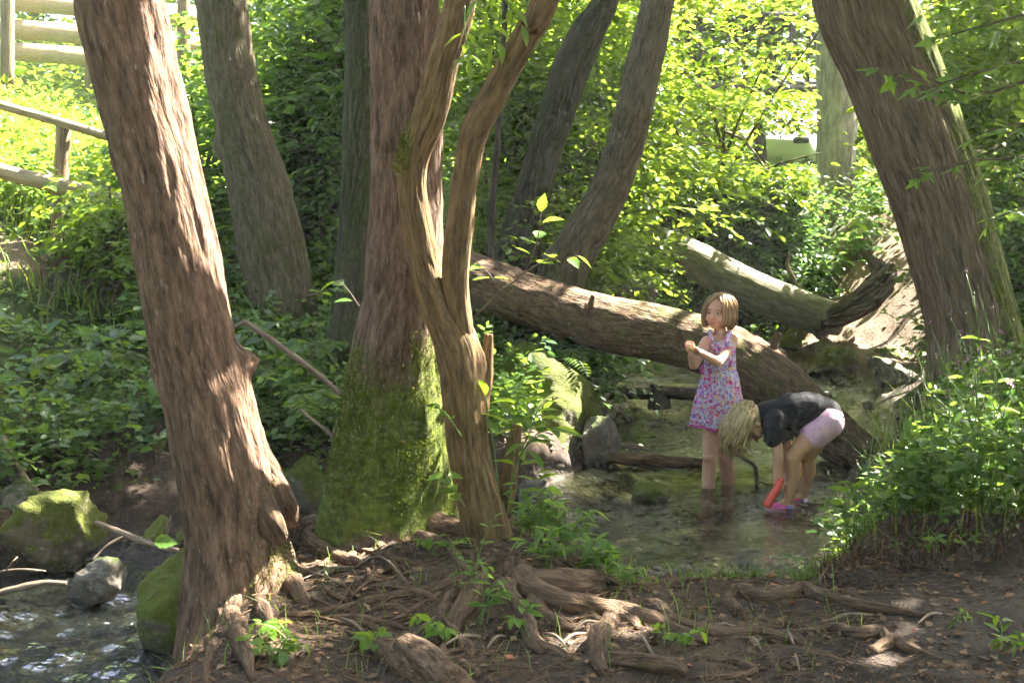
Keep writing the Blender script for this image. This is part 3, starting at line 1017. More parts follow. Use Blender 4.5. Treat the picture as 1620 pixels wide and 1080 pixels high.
def GT(u, v, lift=0.0):
    """where the line of sight through (u, v) meets the ground"""
    d = ray(u, v)
    Ys = np.linspace(3.0, 16, 900)
    p = np.array([0, 0, CAMZ])[None] + d[None] * (Ys / d[1])[:, None]
    below = p[:, 2] < height(p[:, 0], p[:, 1]) + lift
    k = int(np.argmax(below)) if below.any() else len(Ys) - 1
    return p[k]


def roots(owner, lists, moss=.1, mat=None):
    for q, (pts, rad) in enumerate(lists):
        pp = np.array([P(*t) if len(t) > 2 else GT(t[0], t[1], rad[e] * .35) for e, t in enumerate(pts)])
        root_part(owner, pp, rad, mat, seed=20 + q * 3 + len(pts), moss=moss)


roots(tA, [
    ([(390, 670, 4.52), (420, 745, 4.57), (442, 795, 4.62), (468, 840), (505, 868), (545, 884), (600, 905)], [.03, .05, .055, .05, .042, .03, .010]),
    ([(375, 720, 4.5), (408, 790, 4.46), (432, 840, 4.43), (452, 885), (468, 930), (486, 965)], [.03, .05, .052, .048, .035, .008]),
    ([(372, 830, 4.46), (388, 885, 4.38), (398, 918), (412, 955), (428, 985), (440, 1012)], [.02, .03, .028, .026, .02, .006]),
    ([(372, 920, 4.4), (368, 970), (385, 1025), (398, 1075)], [.04, .035, .028, .012]),
    ([(330, 890, 4.5), (300, 950), (282, 1000)], [.06, .045, .015]),
    ([(350, 930, 4.45), (352, 985), (330, 1040), (325, 1090)], [.03, .022, .018, .012])], .2)
roots(tB, [
    ([(548, 810, 5.15), (512, 838), (478, 848)], [.07, .05, .012]),
    ([(590, 840, 5.05), (560, 866), (610, 878), (660, 893), (705, 908)], [.05, .018, .014, .012, .006]),
    ([(640, 845, 5.1), (690, 858), (718, 876), (742, 905)], [.05, .03, .022, .010]),
    ([(668, 830, 5.2), (716, 838), (745, 850)], [.08, .05, .015]),
    ([(560, 875), (528, 900), (500, 925), (468, 940)], [.014, .014, .012, .006]),
    ([(600, 860), (622, 890), (640, 925), (690, 950), (705, 985)], [.02, .016, .014, .012, .006]),
    ([(575, 862), (530, 880), (500, 905), (520, 935), (560, 955)], [.02, .014, .012, .010, .005])], .25)
roots(tC, [
    ([(800, 880, 4.92), (840, 930), (880, 948), (935, 958), (985, 970), (1040, 985), (1085, 1005), (1130, 1018)], [.06, .055, .045, .04, .035, .03, .026, .010]),
    ([(820, 905, 4.85), (850, 922), (890, 924), (948, 920, 4.55)], [.04, .05, .052, .045]),
    ([(985, 962), (1030, 962), (1075, 990), (1150, 1000), (1210, 1000), (1270, 1020)], [.022, .03, .028, .03, .022, .008]),
    ([(965, 975), (952, 1010), (946, 1042), (955, 1068)], [.03, .038, .034, .02]),
    ([(950, 990), (985, 972), (1010, 995)], [.03, .035, .015]),
    ([(935, 1045), (1000, 1046), (1060, 1052), (1085, 1066)], [.025, .032, .03, .015]),
    ([(770, 890, 4.9), (745, 945), (715, 1000), (690, 1050)], [.05, .04, .028, .010]),
    ([(760, 880, 4.95), (715, 912), (670, 935), (600, 948), (530, 965), (445, 974)], [.03, .018, .018, .02, .018, .006]),
    ([(700, 940), (650, 968), (600, 1002), (540, 1034)], [.012, .015, .013, .005]),
    ([(636, 893), (655, 930), (672, 962), (692, 990)], [.010, .013, .012, .005]),
    ([(800, 935), (830, 985), (850, 1022), (905, 1045)], [.05, .042, .03, .010]),
    ([(720, 930), (700, 975), (735, 1020), (760, 1070)], [.018, .02, .018, .010]),
    ([(840, 950), (880, 985), (930, 1000), (975, 1030), (1040, 1040)], [.03, .024, .02, .014, .006]),
    ([(480, 985), (540, 975), (610, 985), (655, 1000)], [.006, .012, .012, .005]),
    ([(445, 1000), (500, 1012), (560, 1005), (620, 1030)], [.006, .014, .015, .006])], .12)


for owner, (cx_, cy_), cnt in ((tB, (-.52, 5.05), 16), (tC, (-.03, 4.75), 22), (tA, (-.85, 4.4), 12)):
    for q in range(cnt):
        a = random.uniform(-2.9, -.2) if owner is not tA else random.uniform(-1.9, .2)
        p = np.array([cx_, cy_]) + np.array([math.cos(a), math.sin(a)]) * random.uniform(.1, .35)
        pts = []
        for e in range(random.randint(5, 9)):
            pts.append([p[0], p[1], hz(p[0], p[1]) + random.uniform(-.012, .014)])
            a += random.gauss(0, .38)
            p = p + np.array([math.cos(a), math.sin(a) * .8]) * random.uniform(.08, .16)
            if stream(p[:1], p[1:])[0][0] < .1:
                break
        if len(pts) < 4:
            continue
        r0 = random.choice([.004, .005, .006, .008, .011, .015])
        pts[-1][2] -= .02
        root_part(owner, np.array(pts), np.linspace(r0, r0 * .4, len(pts)), None, seed=300 + q, moss=.1, nu=8, amp=.0015)


def tube_thing(name, label, cat, pts, rad, mat, nu=14, step=.025, amp=.004, freq=28, seed=1, lump=.15, moss=.1, stretch=.25, group=None, bumps=(), ridge=0.0):
    pts = np.asarray(pts, float)
    root = thing(name, label, cat, pts[0], group)
    V, F, A = tube(pts, rad, nu, step, amp=amp, freq=freq, stretch=stretch, seed=seed, lump=lump, bumps=bumps, ridge=ridge)
    A['moss'] = np.full(len(V), float(moss)) if np.isscalar(moss) else moss(V)
    return root, V, F, A


def stick(name, label, pts, rad, mat='twig', seed=1, cat='stick', group=None, side=(), nu=9, moss=0.0, amp=.0015, lump=.15):
    """one thing; side twigs are parts"""
    root, V, F, A = tube_thing(name, label, cat, pts, rad, M[mat], nu, .02, amp, 40, seed, lump, moss, group=group)
    part(root, 'stick_shaft' if side else 'shaft', V, F, M[mat], True, A)
    for q, (sp, sr) in enumerate(side):
        V, F, A = tube(np.asarray(sp), sr, 7, .02, amp=.001, freq=40, seed=seed + 5 + q)
        A['moss'] = np.full(len(V), moss)
        part(root, 'side_twig', V, F, M[mat], True, A)
    return root


def gpx(lst, lift=.01):
    return np.array([GT(u, v, lift) for u, v in lst])


stick('exposed_root', 'long brown exposed root snaking over the mud below the flower bank',
      gpx([(1168, 968), (1154, 950), (1172, 934), (1205, 944), (1245, 940), (1272, 934), (1310, 946), (1370, 958), (1430, 968), (1475, 975)], .012),
      [.022, .026, .028, .028, .03, .032, .026, .02, .015, .005], 'root', 41, 'root', nu=14, amp=.004, lump=.2)
stick('exposed_root', 'short humped root end poking from the mud at the lower right',
      gpx([(1375, 1030), (1410, 1018), (1440, 1024), (1490, 1046)]), [.016, .026, .02, .005], 'root', 43, 'root', nu=14, amp=.004)
stick('exposed_root', 'flat dark root lying across the mud in front of the snaking root',
      gpx([(1275, 1000), (1320, 990), (1350, 1003), (1392, 998), (1400, 1018)]), [.008, .014, .022, .024, .010], 'root', 44, 'root', nu=14, amp=.004)
stick('exposed_root', 'thin root looping over the mud at the bottom centre-right',
      gpx([(1120, 1042), (1160, 1045), (1195, 1060), (1150, 1070), (1090, 1072)]), [.008, .013, .013, .012, .005], 'root', 45, 'root', nu=10)
# rotten log in the foreground
V, F, A = tube(gpx([(598, 1022), (640, 1040), (690, 1072), (745, 1115)], .02), [.03, .06, .07, .06], 28, .012, amp=.012, freq=25, stretch=.1, seed=47, lump=.25)
A['moss'] = np.full(len(V), .05)
rl = thing('rotten_log', 'reddish split rotten log lying at the bottom edge below the root mat', 'log', V.mean(0) * [1, 1, 0] + [0, 0, .2])
part(rl, 'log_body', V, F, M['bark_log'], True, A)
V, F, A = tube(gpx([(640, 1022), (672, 1045), (716, 1084)], .06), [.035, .05, .045], 20, .012, amp=.01, freq=25, stretch=.1, seed=48, lump=.2)
A['moss'] = np.full(len(V), .0)
part(rl, 'bark_slab', V, F, M['root'], True, A)

# ------------------------------------------------------------------ fallen logs
lg = [(640, 385, 69, 8.6), (700, 418, 76, 8.55), (760, 445, 79, 8.5), (850, 480, 84, 8.4), (960, 513, 87, 8.3), (1060, 533, 89, 8.2), (1140, 556, 93, 8.1), (1205, 592, 93, 8.0), (1265, 642, 86, 7.95), (1325, 692, 76, 7.9), (1385, 742, 65, 7.85), (1430, 785, 55, 7.8)]
lp = np.array([P(u, v, Y) for u, v, w, Y in lg])
lr = np.array([w / 2 * Y / FPX for u, v, w, Y in lg])
V, F, A = tube(lp, lr, 96, .02, amp=.010, freq=26, stretch=.22, seed=51, ridge=.4, lump=.07, bumps=[(.64, 1.2, .03, .08), (.44, 1.6, .015, .06)])
A['moss'] = .28 + .2 * fbm(V * 2, 5, 2) + .0 * V[:, 2]
root = thing('fallen_log', 'big brown fallen trunk bridging the stream behind the two girls', 'log', lp[-2])
part(root, 'log_trunk', V, F, M['bark_log'], True, A)
for q, (s0, e0, r0) in enumerate([((1215, 545), (1232, 512), .03), ((930, 470), (938, 452), .022)]):
    V, F, A = tube(np.array([P(*s0, 8.0), P((s0[0] + e0[0]) / 2, (s0[1] + e0[1]) / 2 + 8, 7.98), P(*e0, 7.97)]) - [0, 0, .06], [r0 * 1.5, r0 * 1.1, r0 * .7], 14, .012, amp=.005, freq=30, seed=55 + q)
    A['moss'] = np.full(len(V), .2)
    part(root, 'branch_stub', V, F, M['bark_log'], True, A)
l2 = [(1020, 372, 44, 13.2), (1060, 390, 52, 13.1), (1100, 412, 57, 13.0), (1170, 450, 62, 12.8), (1240, 480, 62, 12.6), (1295, 497, 56, 12.5), (1330, 505, 50, 12.5)]
lp2 = np.array([P(u, v, Y) for u, v, w, Y in l2])
V, F, A = tube(lp2, [w / 2 * Y / FPX for u, v, w, Y in l2], 56, .04, amp=.008, freq=10, stretch=.3, seed=57, lump=.06)
A['moss'] = .22 + .25 * fbm(V * 1.5, 6, 2)
root = thing('fallen_log', 'pale grey fallen trunk with an upturned root end, lying beyond the girls', 'log', lp2[-1])
part(root, 'log_trunk', V, F, M['bark_pale'], True, A)
for q, (pp, rr) in enumerate([
        ([(1285, 505, 12.5), (1330, 490, 12.4), (1370, 466, 12.5), (1398, 440, 12.6), (1408, 420, 12.7)], [.13, .11, .12, .10, .04]),
        ([(1370, 462, 12.6), (1392, 440, 12.7), (1375, 412, 12.8), (1362, 400, 12.9)], [.09, .10, .06, .02]),
        ([(1300, 508, 12.4), (1345, 500, 12.3), (1385, 480, 12.3), (1410, 455, 12.4)], [.08, .06, .05, .02])]):
    V, F, A = tube(pxl(pp), rr, 24, .03, amp=.03, freq=9, stretch=.3, seed=60 + q, lump=.3)
    A['moss'] = np.full(len(V), .12)
    part(root, 'root', V, F, M['bark_dark'], True, A)

# ------------------------------------------------------------------ sticks and drift wood
stick('broken_branch', 'long pale broken branch slanting from the sunlit trunk down to the mossy trunk',
      np.vstack([pxl([(345, 528, 6.0), (368, 518, 6.0), (388, 509, 6.0)]), pxl([(392, 511, 6.0), (440, 545, 6.0), (500, 590, 6.0), (550, 632, 6.0), (600, 672, 6.0)])]), [.010, .012, .014, .014, .015, .015, .014, .012], 'twig', 71)
stick('broken_branch', 'small forked brown twig beside the left foot of the mossy trunk',
      pxl([(475, 648, 5.9), (505, 672, 5.9), (527, 690, 5.9)]), [.007, .008, .008], 'twig', 72, side=[(pxl([(524, 694, 5.9), (533, 670, 5.9), (541, 650, 5.9)]), [.008, .008, .006])])
stick('stick', 'grey stick leaning on the boulders at the left edge of the picture', pxl([(4, 690, 6.0), (26, 735, 5.95), (52, 778, 5.9), (70, 800, 5.85)]), [.012, .016, .02, .016], 'twig', 73, moss=.2)
stick('stick', 'brown stick lying from the mossy boulder towards the sunlit trunk under the bright leaf', pxl([(140, 822, 5.6), (190, 842, 5.5), (245, 862, 5.35), (305, 876, 5.2)]), [.015, .016, .014, .01], 'twig', 74, moss=.15,
      side=[(pxl([(200, 846, 5.48), (170, 862, 5.4), (146, 885, 5.3)]), [.007, .006, .004]), (pxl([(250, 862, 5.34), (268, 838, 5.35), (270, 815, 5.36)]), [.005, .004, .003])])
stick('stick', 'pale branch at the water edge left of the grey stone', pxl([(-30, 945, 5.15), (30, 930, 5.15), (70, 922, 5.15), (105, 922, 5.15)]), [.014, .016, .015, .01], 'twig', 75)
stick('stick', 'dark twig floating in the sparkling water at the lower left', pxl([(50, 1015, 4.85), (85, 1022, 4.8), (112, 1030, 4.78)]), [.008, .011, .006], 'root', 76)
stick('stick', 'thin twig tangle under the mossy boulder at the left edge', pxl([(-10, 905, 5.3), (30, 900, 5.3), (72, 903, 5.28)]), [.005, .005, .003], 'twig', 77, side=[(pxl([(10, 902, 5.3), (18, 890, 5.3), (28, 880, 5.32)]), [.004, .004, .003])])
stick('driftwood', 'long bleached drift log lying in the water left of the standing girl', np.vstack([pxl([(832, 716, 7.9), (900, 726, 7.85), (975, 732, 7.8)]), pxl([(1050, 736, 7.75), (1115, 740, 7.7)])]) + [0, 0, .03], [.02, .03, .035, .04, .03], 'bark_log', 78, 'driftwood', nu=18, amp=.008)
stick('driftwood', 'pale thin pole lying along the drift log at the pool edge', np.vstack([pxl([(905, 722, 7.98), (990, 716, 7.96), (1030, 725, 7.9)])]) + [0, 0, .05], [.012, .016, .01], 'twig', 79, 'driftwood')
stick('driftwood', 'dark waterlogged branch with a knobbly stump crossing the stream under the log', pxl([(985, 634, 9.6), (1020, 632, 9.55), (1060, 632, 9.5), (1110, 632, 9.4)]) + np.array([0, 0, .05]), [.04, .05, .05, .04], 'bark_dark', 80, 'driftwood', nu=16, amp=.01,
      side=[(pxl([(1043, 645, 9.5), (1042, 630, 9.5), (1038, 614, 9.5), (1028, 609, 9.5)]), [.10, .08, .03, .012]), (pxl([(1055, 626, 9.5), (1070, 616, 9.5), (1084, 610, 9.5)]), [.015, .01, .006])])
stick('stick', 'black crooked twig standing in the water between the two girls', pxl([(1158, 703, 7.25), (1172, 722, 7.2), (1192, 735, 7.15), (1196, 748, 7.15), (1197, 772, 7.12)]), [.005, .009, .012, .012, .01], 'bark_dark', 81,
      side=[(pxl([(1197, 765, 7.12), (1206, 762, 7.1), (1212, 768, 7.1)]), [.008, .006, .004])])
stick('stick', 'dark sunken branch at the near pool edge by the roots', pxl([(1030, 940, 5.1), (1090, 945, 5.05), (1150, 936, 5.02)]), [.03, .035, .015], 'bark_dark', 82, nu=14)
stick('stick', 'thin dry twig standing up beside the far path', pxl([(1248, 400, 13), (1245, 420, 13), (1255, 440, 13), (1262, 470, 13)]), [.012, .02, .025, .03], 'bark_dark', 83)
stick('stick', 'pale thin twig lying in front of the riffle stones', pxl([(1385, 640, 9.2), (1410, 628, 9.3), (1440, 618, 9.4)]), [.006, .007, .005], 'twig', 84)
stick('stick', 'straight pale stick leaning among the roots at the bottom centre', pxl([(994, 972, 4.5), (1020, 1000, 4.35), (1046, 1032, 4.2)]), [.008, .009, .007], 'twig', 85)
stick('broken_branch', 'pale forked dead branch standing in the flower bank edge', pxl([(1545, 855, 4.9), (1545, 890, 4.8), (1543, 920, 4.72), (1555, 935, 4.7)]), [.008, .01, .009, .005], 'twig', 86)
tw = [(560, 905, 610, 885), (455, 905, 540, 930), (590, 880, 640, 920), (640, 1010, 700, 975), (700, 1020, 760, 1005), (880, 1030, 930, 1000), (860, 1005, 900, 1035), (1180, 1015, 1205, 1040), (1240, 1000, 1255, 1030),
      (1300, 985, 1380, 980), (1120, 1000, 1180, 1010), (1010, 1020, 1040, 1060), (540, 960, 585, 1000), (1255, 1045, 1265, 1070), (480, 925, 560, 895), (770, 1030, 800, 1000), (905, 1000, 945, 985), (1450, 1000, 1490, 985)]
for q, (u0, v0, u1, v1) in enumerate(tw):
    a, b = G(u0, v0, .28), G(u1, v1, .28)
    a[2], b[2] = hz(a[0], a[1]) + .012, hz(b[0], b[1]) + .012
    m_ = (a + b) / 2 + [0, 0, .018]
    stick('twig', 'small dry twig scattered on the bare root-covered bank', np.array([a, m_, b]), [.003, .005, .003], 'twig', 90 + q, 'twig', 'twigs on the near bank', nu=6)

# ------------------------------------------------------------------ rocks
_ico = {}


def ico(n):
    if n not in _ico:
        bm = bmesh.new()
        bmesh.ops.create_icosphere(bm, subdivisions=n, radius=1)
        _ico[n] = (np.array([v.co[:] for v in bm.verts]), np.array([[v.index for v in f.verts] for f in bm.faces]))
        bm.free()
    return _ico[n]


def rock_shape(seed, sub=5, nplane=13, soft=.045, bump=1.0):
    r = np.random.default_rng(seed)
    D, F = ico(sub)
    pl = nrm(r.normal(size=(nplane, 3)))
    dd = r.uniform(.5, 1.0, nplane)
    q = np.maximum(D @ pl.T, 1e-3)
    rr = dd / q
    rr = -soft * np.log(np.exp(-np.minimum(rr, 3) / soft).sum(1))
    rr = np.clip(rr, .35, 1.25)
    V = D * rr[:, None]
    V = V * (1 + bump * .09 * fbm(V * 2.2 + seed, seed, 3) + .03 * fbm(V * 8 + seed, seed + 9, 4))[:, None]
    return V, F


def rock(label, u0, u1, v0, v1, seed, mat='rock', Y=None, deep=.8, group=None, name='rock', sub=5, yaw=None, tilt=0.0, cat='rock', sink=.25, soft=.045):
    """stone that fills the photo box u0..u1, v0..v1; base on the water or ground at its lower edge"""
    uc = (u0 + u1) / 2
    if Y is None:
        Y = G(uc, v1, .0)[1]
    w = (u1 - u0) / FPX * Y
    top, bot = P(uc, v0, Y), P(uc, v1, Y)
    h = top[2] - bot[2]
    V, F = rock_shape(seed, sub, soft=soft)
    V = V / np.abs(V).max(0)
    a = np.random.default_rng(seed).uniform(-.4, .4) if yaw is None else yaw
    Rz = np.array([[math.cos(a), -math.sin(a), 0], [math.sin(a), math.cos(a), 0], [0, 0, 1]])
    Ry = np.array([[math.cos(tilt), 0, math.sin(tilt)], [0, 1, 0], [-math.sin(tilt), 0, math.cos(tilt)]])
    V = (V @ Rz.T * np.array([w / 2, w / 2 * deep, h * (1 + sink) / 2])) @ Ry.T
    V = V + np.array([top[0], Y + w * .25 * deep, (top[2] + bot[2] - h * sink) / 2])
    return single(name, label, cat, V, F, M[mat], True, None, group)


rock('broad sloping mossy boulder at the pool edge behind the forked tree', 750, 1010, 585, 745, 37, 'rock_moss', Y=7.75, deep=.8, tilt=.5, soft=.13)
rock('sunlit pale foot of rock at the water beside the sloping mossy boulder', 905, 995, 655, 735, 4, 'rock', Y=7.75)
rock('dark wet flat-topped stone standing in the pool near the standing girl', 994, 1057, 764, 806, 5, 'rock_moss', Y=6.85, sink=.5)
rock('wet dark stone at the pool edge beside the dead stub', 812, 868, 752, 800, 6, 'rock')
rock('smooth brown stone just under the dead stub at the water', 815, 850, 788, 806, 7, 'rock_bare')
rock('dark half-sunken slab in the near pool', 1150, 1222, 876, 912, 8, 'rock', Y=5.75)
rock('sunken reddish stone beside the dark slab in the near pool', 1215, 1285, 882, 910, 9, 'rock', Y=5.75, sink=.9)
rock('mossy dark block in the riffle below the sunlit path', 1298, 1385, 550, 598, 10, 'rock_moss')
rock('long grey sloping stone right of the mossy block', 1370, 1480, 566, 622, 11, 'rock', Y=10.6)
rock('mossy hump of stone above the long grey stone', 1385, 1445, 548, 580, 12, 'rock_moss', Y=11.6)
rock('yellow-lit round stone at the foot of the flower bank', 1450, 1500, 582, 610, 13, 'rock', Y=10.4)
rock('angular grey stone at the little cascade', 1282, 1330, 528, 565, 14, 'rock', Y=12.2)
rock('mossy stone with a sunlit crown beside the pale fallen trunk', 1232, 1275, 520, 552, 15, 'rock_moss', Y=12.2)
rock('pale stone lit by the sun above the cascade', 1285, 1318, 512, 534, 16, 'rock_bare', Y=12.7)
rock('rounded grey boulder behind the fallen log', 968, 1048, 440, 488, 17, 'rock', Y=11.2)
rock('dark mossy boulder behind the rounded grey one', 972, 1040, 420, 462, 18, 'rock_moss', Y=12.4)
rock('flat grey slab at the end of the pale fallen trunk', 1260, 1335, 512, 530, 19, 'rock_bare', Y=12.6)
rock('big rounded boulder with yellow moss at the left edge', -40, 146, 776, 912, 20, 'rock_moss', Y=5.45, deep=.8)
rock('squared grey stone beside the sparkling water', 98, 212, 884, 965, 21, 'rock', Y=5.05, deep=.7)
rock('tall mossy block below the sunlit leaning trunk', 196, 368, 866, 1100, 22, 'rock_moss', Y=4.5, deep=.6, sink=.15)
rock('upper pale boulder behind the yellow-mossed one', -30, 34, 732, 785, 23, 'rock', Y=6.0)
rock('low mossy boulder squeezed between two boulders at the left edge', -30, 58, 762, 805, 24, 'rock', Y=5.8)
rock('flat brown slab behind the leaning grey stick', 52, 110, 752, 785, 25, 'rock_bare', Y=6.2)
rock('dark mossy stone in the shade left of the sunlit trunk', 155, 215, 765, 830, 26, 'rock_moss', Y=6.3)
rock('shaded mossy boulder under the bank behind the sunlit trunk', 205, 300, 690, 800, 27, 'rock_moss', Y=6.7)
rock('dark round pebble-like stone touching the sunlit trunk', 272, 305, 828, 860, 28, 'rock_moss', Y=5.4)
rock('mossy boulder between the sunlit trunk and the mossy trunk', 428, 520, 716, 800, 29, 'rock_moss', Y=6.6)
rock('small egg-shaped grey stone half buried among the roots', 628, 684, 968, 1012, 30, 'rock_bare', Y=4.35)
rock('stone wedge under the root at the near pool edge', 1100, 1165, 985, 1035, 31, 'rock', Y=4.25)
rock('brown crumbled bank stone in the shade under the bright leaf', 215, 275, 818, 865, 32, 'rock_moss', Y=5.5)
rock('dark wet stone in the sparkling water by the tall mossy block', 225, 275, 992, 1030, 33, 'rock_bare', Y=4.75)
rr_ = np.random.default_rng(77)
for q in range(46):
    u, v = rr_.uniform(1255, 1500), rr_.uniform(548, 648)
    if q > 34:
        u, v = rr_.uniform(900, 1010), rr_.uniform(585, 735)
    w = rr_.uniform(10, 26)
    rock('small loose stone in the stony riffle between the log and the path' if q <= 34 else 'small wet stone along the shaded edge left of the pool', u, u + w, v - w * .5, v, 200 + q, 'rock' if q % 3 else 'rock_bare',
         group='loose riffle stones' if q <= 34 else 'wet edge stones', sub=3, name='stone', cat='stone')
# pebbles: uncountable
n = 2600
u, v = rng.uniform(780, 1560, n), rng.uniform(560, 960, n)
pb = np.array([G(a, b, -.05) for a, b in zip(u, v)])
dd, _ = stream(pb[:, 0], pb[:, 1])
ok = (dd < .12) & ((dd > -.35) | (rng.random(n) < .45))
pb = pb[ok]
pb[:, 2] = height(pb[:, 0], pb[:, 1])
D, Fi = ico(1)
sz = rng.uniform(.010, .035, len(pb))
sc3 = rng.uniform(.6, 1.3, (len(pb), 1, 3)) * np.array([1, 1, .55])
Vp = pb[:, None, :] + D[None] * sz[:, None, None] * sc3
Fp = (Fi[None] + (np.arange(len(pb)) * len(D))[:, None, None]).reshape(-1, 3)
o = link('pebbles', make_mesh('pebbles', Vp.reshape(-1, 3), Fp, M['rock_bare'], True))
o['kind'] = 'stuff'
o['label'] = 'brown and grey pebbles covering the shallow stream bed'

# ------------------------------------------------------------------ left rail and plank fence
rf_ = thing('post_and_rail', 'rustic round-pole handrail on the left bank above the dirt path', 'railing', P(95, 392, 9.2))


def pole(root, name, a, b, r, mat, seed, nu=16):
    V, F, A = tube(np.array([a, (np.asarray(a) + b) / 2 + [0, 0, .006], b]), [r, r * .98, r * .95], nu, .06, amp=.002, freq=25, stretch=.05, seed=seed, lump=.04)
    A['moss'] = np.full(len(V), .05)
    return part(root, name, V, F, mat, True, A)


def dirv(a, b, t):
    return a + (b - a) * t


a, b = P(0, 168, 9.1), P(188, 221, 9.2)
pole(rf_, 'rail', dirv(a, b, -.9), dirv(a, b, 1.2), .035, M['rail'], 101)
a, b = P(0, 272, 9.05), P(190, 318, 9.15)
pole(rf_, 'rail', dirv(a, b, -.9), dirv(a, b, 1.15), .058, M['rail'], 102)
pole(rf_, 'post', P(88, 430, 9.2), P(101, 200, 9.2), .055, M['post'], 103)
pole(rf_, 'post', P(222, 460, 9.3), P(226, 232, 9.3), .055, M['post'], 104)
pole(rf_, 'post', P(-120, 400, 9.1), P(-110, 140, 9.1), .055, M['post'], 105)

fz = thing('plank_fence', 'pale new plank fence on the hill in the upper left corner', 'fence', P(60, 100, 15))
for (v0, v1, w) in ((2, 12, 30), (47, 55, 30), (82, 90, 28)):
    a, b = P(-140, v0 - 12, 14.7), P(330, v1 + 14, 15.5)
    h = w / FPX * 15
    V, F, A = box((a + b) / 2, (np.linalg.norm(b - a), .035, h), frame(b - a), .006)
    A = {'rest': np.stack([V[:, 2] * 3, V[:, 1], V[:, 0]], 1), 'moss': np.zeros(len(V))}
    part(fz, 'plank', V, F, M['plank'], False, A)
for u in (12, 145, 290):
    V, F, A = tube(np.array([P(u, 140, 14.6 + u * .0018), P(u, -40, 14.6 + u * .0018)]), [.075, .075], 14, .2, amp=.003, seed=106 + u)
    A['moss'] = np.full(len(V), .2)
    part(fz, 'post', V, F, M['post'], True, A)

# ------------------------------------------------------------------ footbridge far behind
BY = 19.0
br = thing('footbridge', 'dark timber footbridge with braced railing crossing high behind the leaves', 'bridge', P(1200, 135, BY))
zd = P(1200, 132, BY)[2]
zt = P(1200, 28, BY)[2]
x0, x1 = P(1000, 132, BY)[0], P(1560, 132, BY)[0]
xm = (x0 + x1) / 2
for q in range(int((x1 - x0) / .16)):
    V, F, A = box((x0 + .08 + q * .16, BY + .5, zd), (.145, 1.2, .045), None, .004)
    if q == 0:
        bme = make_mesh('deck_board', V - np.array([x0 + .08, BY + .5, zd]), F, M['deck'], False)
    o = link('deck_board', bme, br, Vector((x0 + .08 + q * .16, BY + .5, zd)) - br.location)
for yy in (BY - .1, BY + 1.1):
    V, F, A = box((xm, yy, zd - .10), (x1 - x0, .09, .15), None, .01)
    part(br, 'beam', V, F, M['iron'], False)
    V, F, A = box((xm, yy, zt), (x1 - x0, .11, .13), None, .01)
    part(br, 'top_rail', V, F, M['iron'], False)
    for u in (1030, 1070, 1107, 1149, 1201, 1249, 1306, 1360, 1420, 1480, 1540):
        xx = P(u, 80, BY)[0]
        V, F, A = box((xx, yy, (zd + zt) / 2), (.06, .06, zt - zd - .12), None, .006)
        part(br, 'baluster', V, F, M['iron'], False)
    for (u0, u1) in ((1095, 1138), (1262, 1222), (1280, 1306), (1400, 1440)):
        a, b = P(u0, 40, BY), P(u1, 128, BY)
        a[1] = b[1] = yy
        V, F, A = box((a + b) / 2, (np.linalg.norm(b - a), .05, .06), frame(b - a), .005)
        part(br, 'brace', V, F, M['iron'], False)
for xx in (x0 + .3, x1 - .3):
    V, F, A = box((xx, BY + .5, zd / 2 - .1), (.35, 1.1, zd - .02), None, .03)
    part(br, 'pier', V, F, M['deck'], False)

# ------------------------------------------------------------------ white vehicle glinting beyond
cc = P(1262, 262, 26)
cz = hz(cc[0], cc[1])
car = thing('parked_car', 'white car parked beyond the bridge, its bodywork glinting through the leaves', 'car', (cc[0], cc[1], cz))
prof = np.array([(-2.0, .32), (-2.05, .62), (-1.95, .82), (-1.15, .93), (-.55, 1.38), (.85, 1.42), (1.45, 1.05), (2.0, .95), (2.08, .6), (2.0, .32)])
Vc, Fc = [], []
ys = [(-.82, .94), (-.75, 1), (0, 1.02), (.75, 1), (.82, .94)]
for (yy, sc) in ys:
    for (px, pz) in prof:
        w = 1.0 if pz < 1.0 else .88
        Vc.append((cc[0] + px * (sc if abs(yy) > .8 else 1), cc[1] + yy * w, cz + .32 + (pz - .32) * sc))
k_ = len(prof)
for q in range(4):
    for e in range(k_):
        Fc.append((q * k_ + e, q * k_ + (e + 1) % k_, (q + 1) * k_ + (e + 1) % k_, (q + 1) * k_ + e))
part(car, 'body', Vc, [np.array(Fc), np.array([list(range(k_))[::-1], list(range(4 * k_, 5 * k_))])], M['car_white'], False)
for (xa, xb) in ((-.62, .12), (.2, .95)):
    V, F, A = box((cc[0] + (xa + xb) / 2, cc[1] - .735, cz + 1.14), (xb - xa, .03, .34), None, .01)
    part(car, 'window', V, F, M['glass'], False)
for xx in (-1.25, 1.25):
    for sy in (-.76, .76):
        V, F, A = tube(np.array([(cc[0] + xx, cc[1] + sy - .1, cz + .31), (cc[0] + xx, cc[1] + sy + .1, cz + .31)]), [.31, .31], 28, n=3)
        w_ = part(car, 'wheel', V, F, M['rubber'])
        V, F, A = tube(np.array([(cc[0] + xx, cc[1] + sy - .115, cz + .31), (cc[0] + xx, cc[1] + sy + .115, cz + .31)]), [.19, .19], 20, n=3)
        part(w_, 'rim', V, F, M['metal'], base=np.array(car.location))
car.rotation_euler = (0, 0, R(62))
for sy in (-.6, .6):
    V, F, A = box((cc[0] - 2.02, cc[1] + sy, cz + .72), (.08, .3, .12), None, .02)
    part(car, 'headlight', V, F, M['glass'])

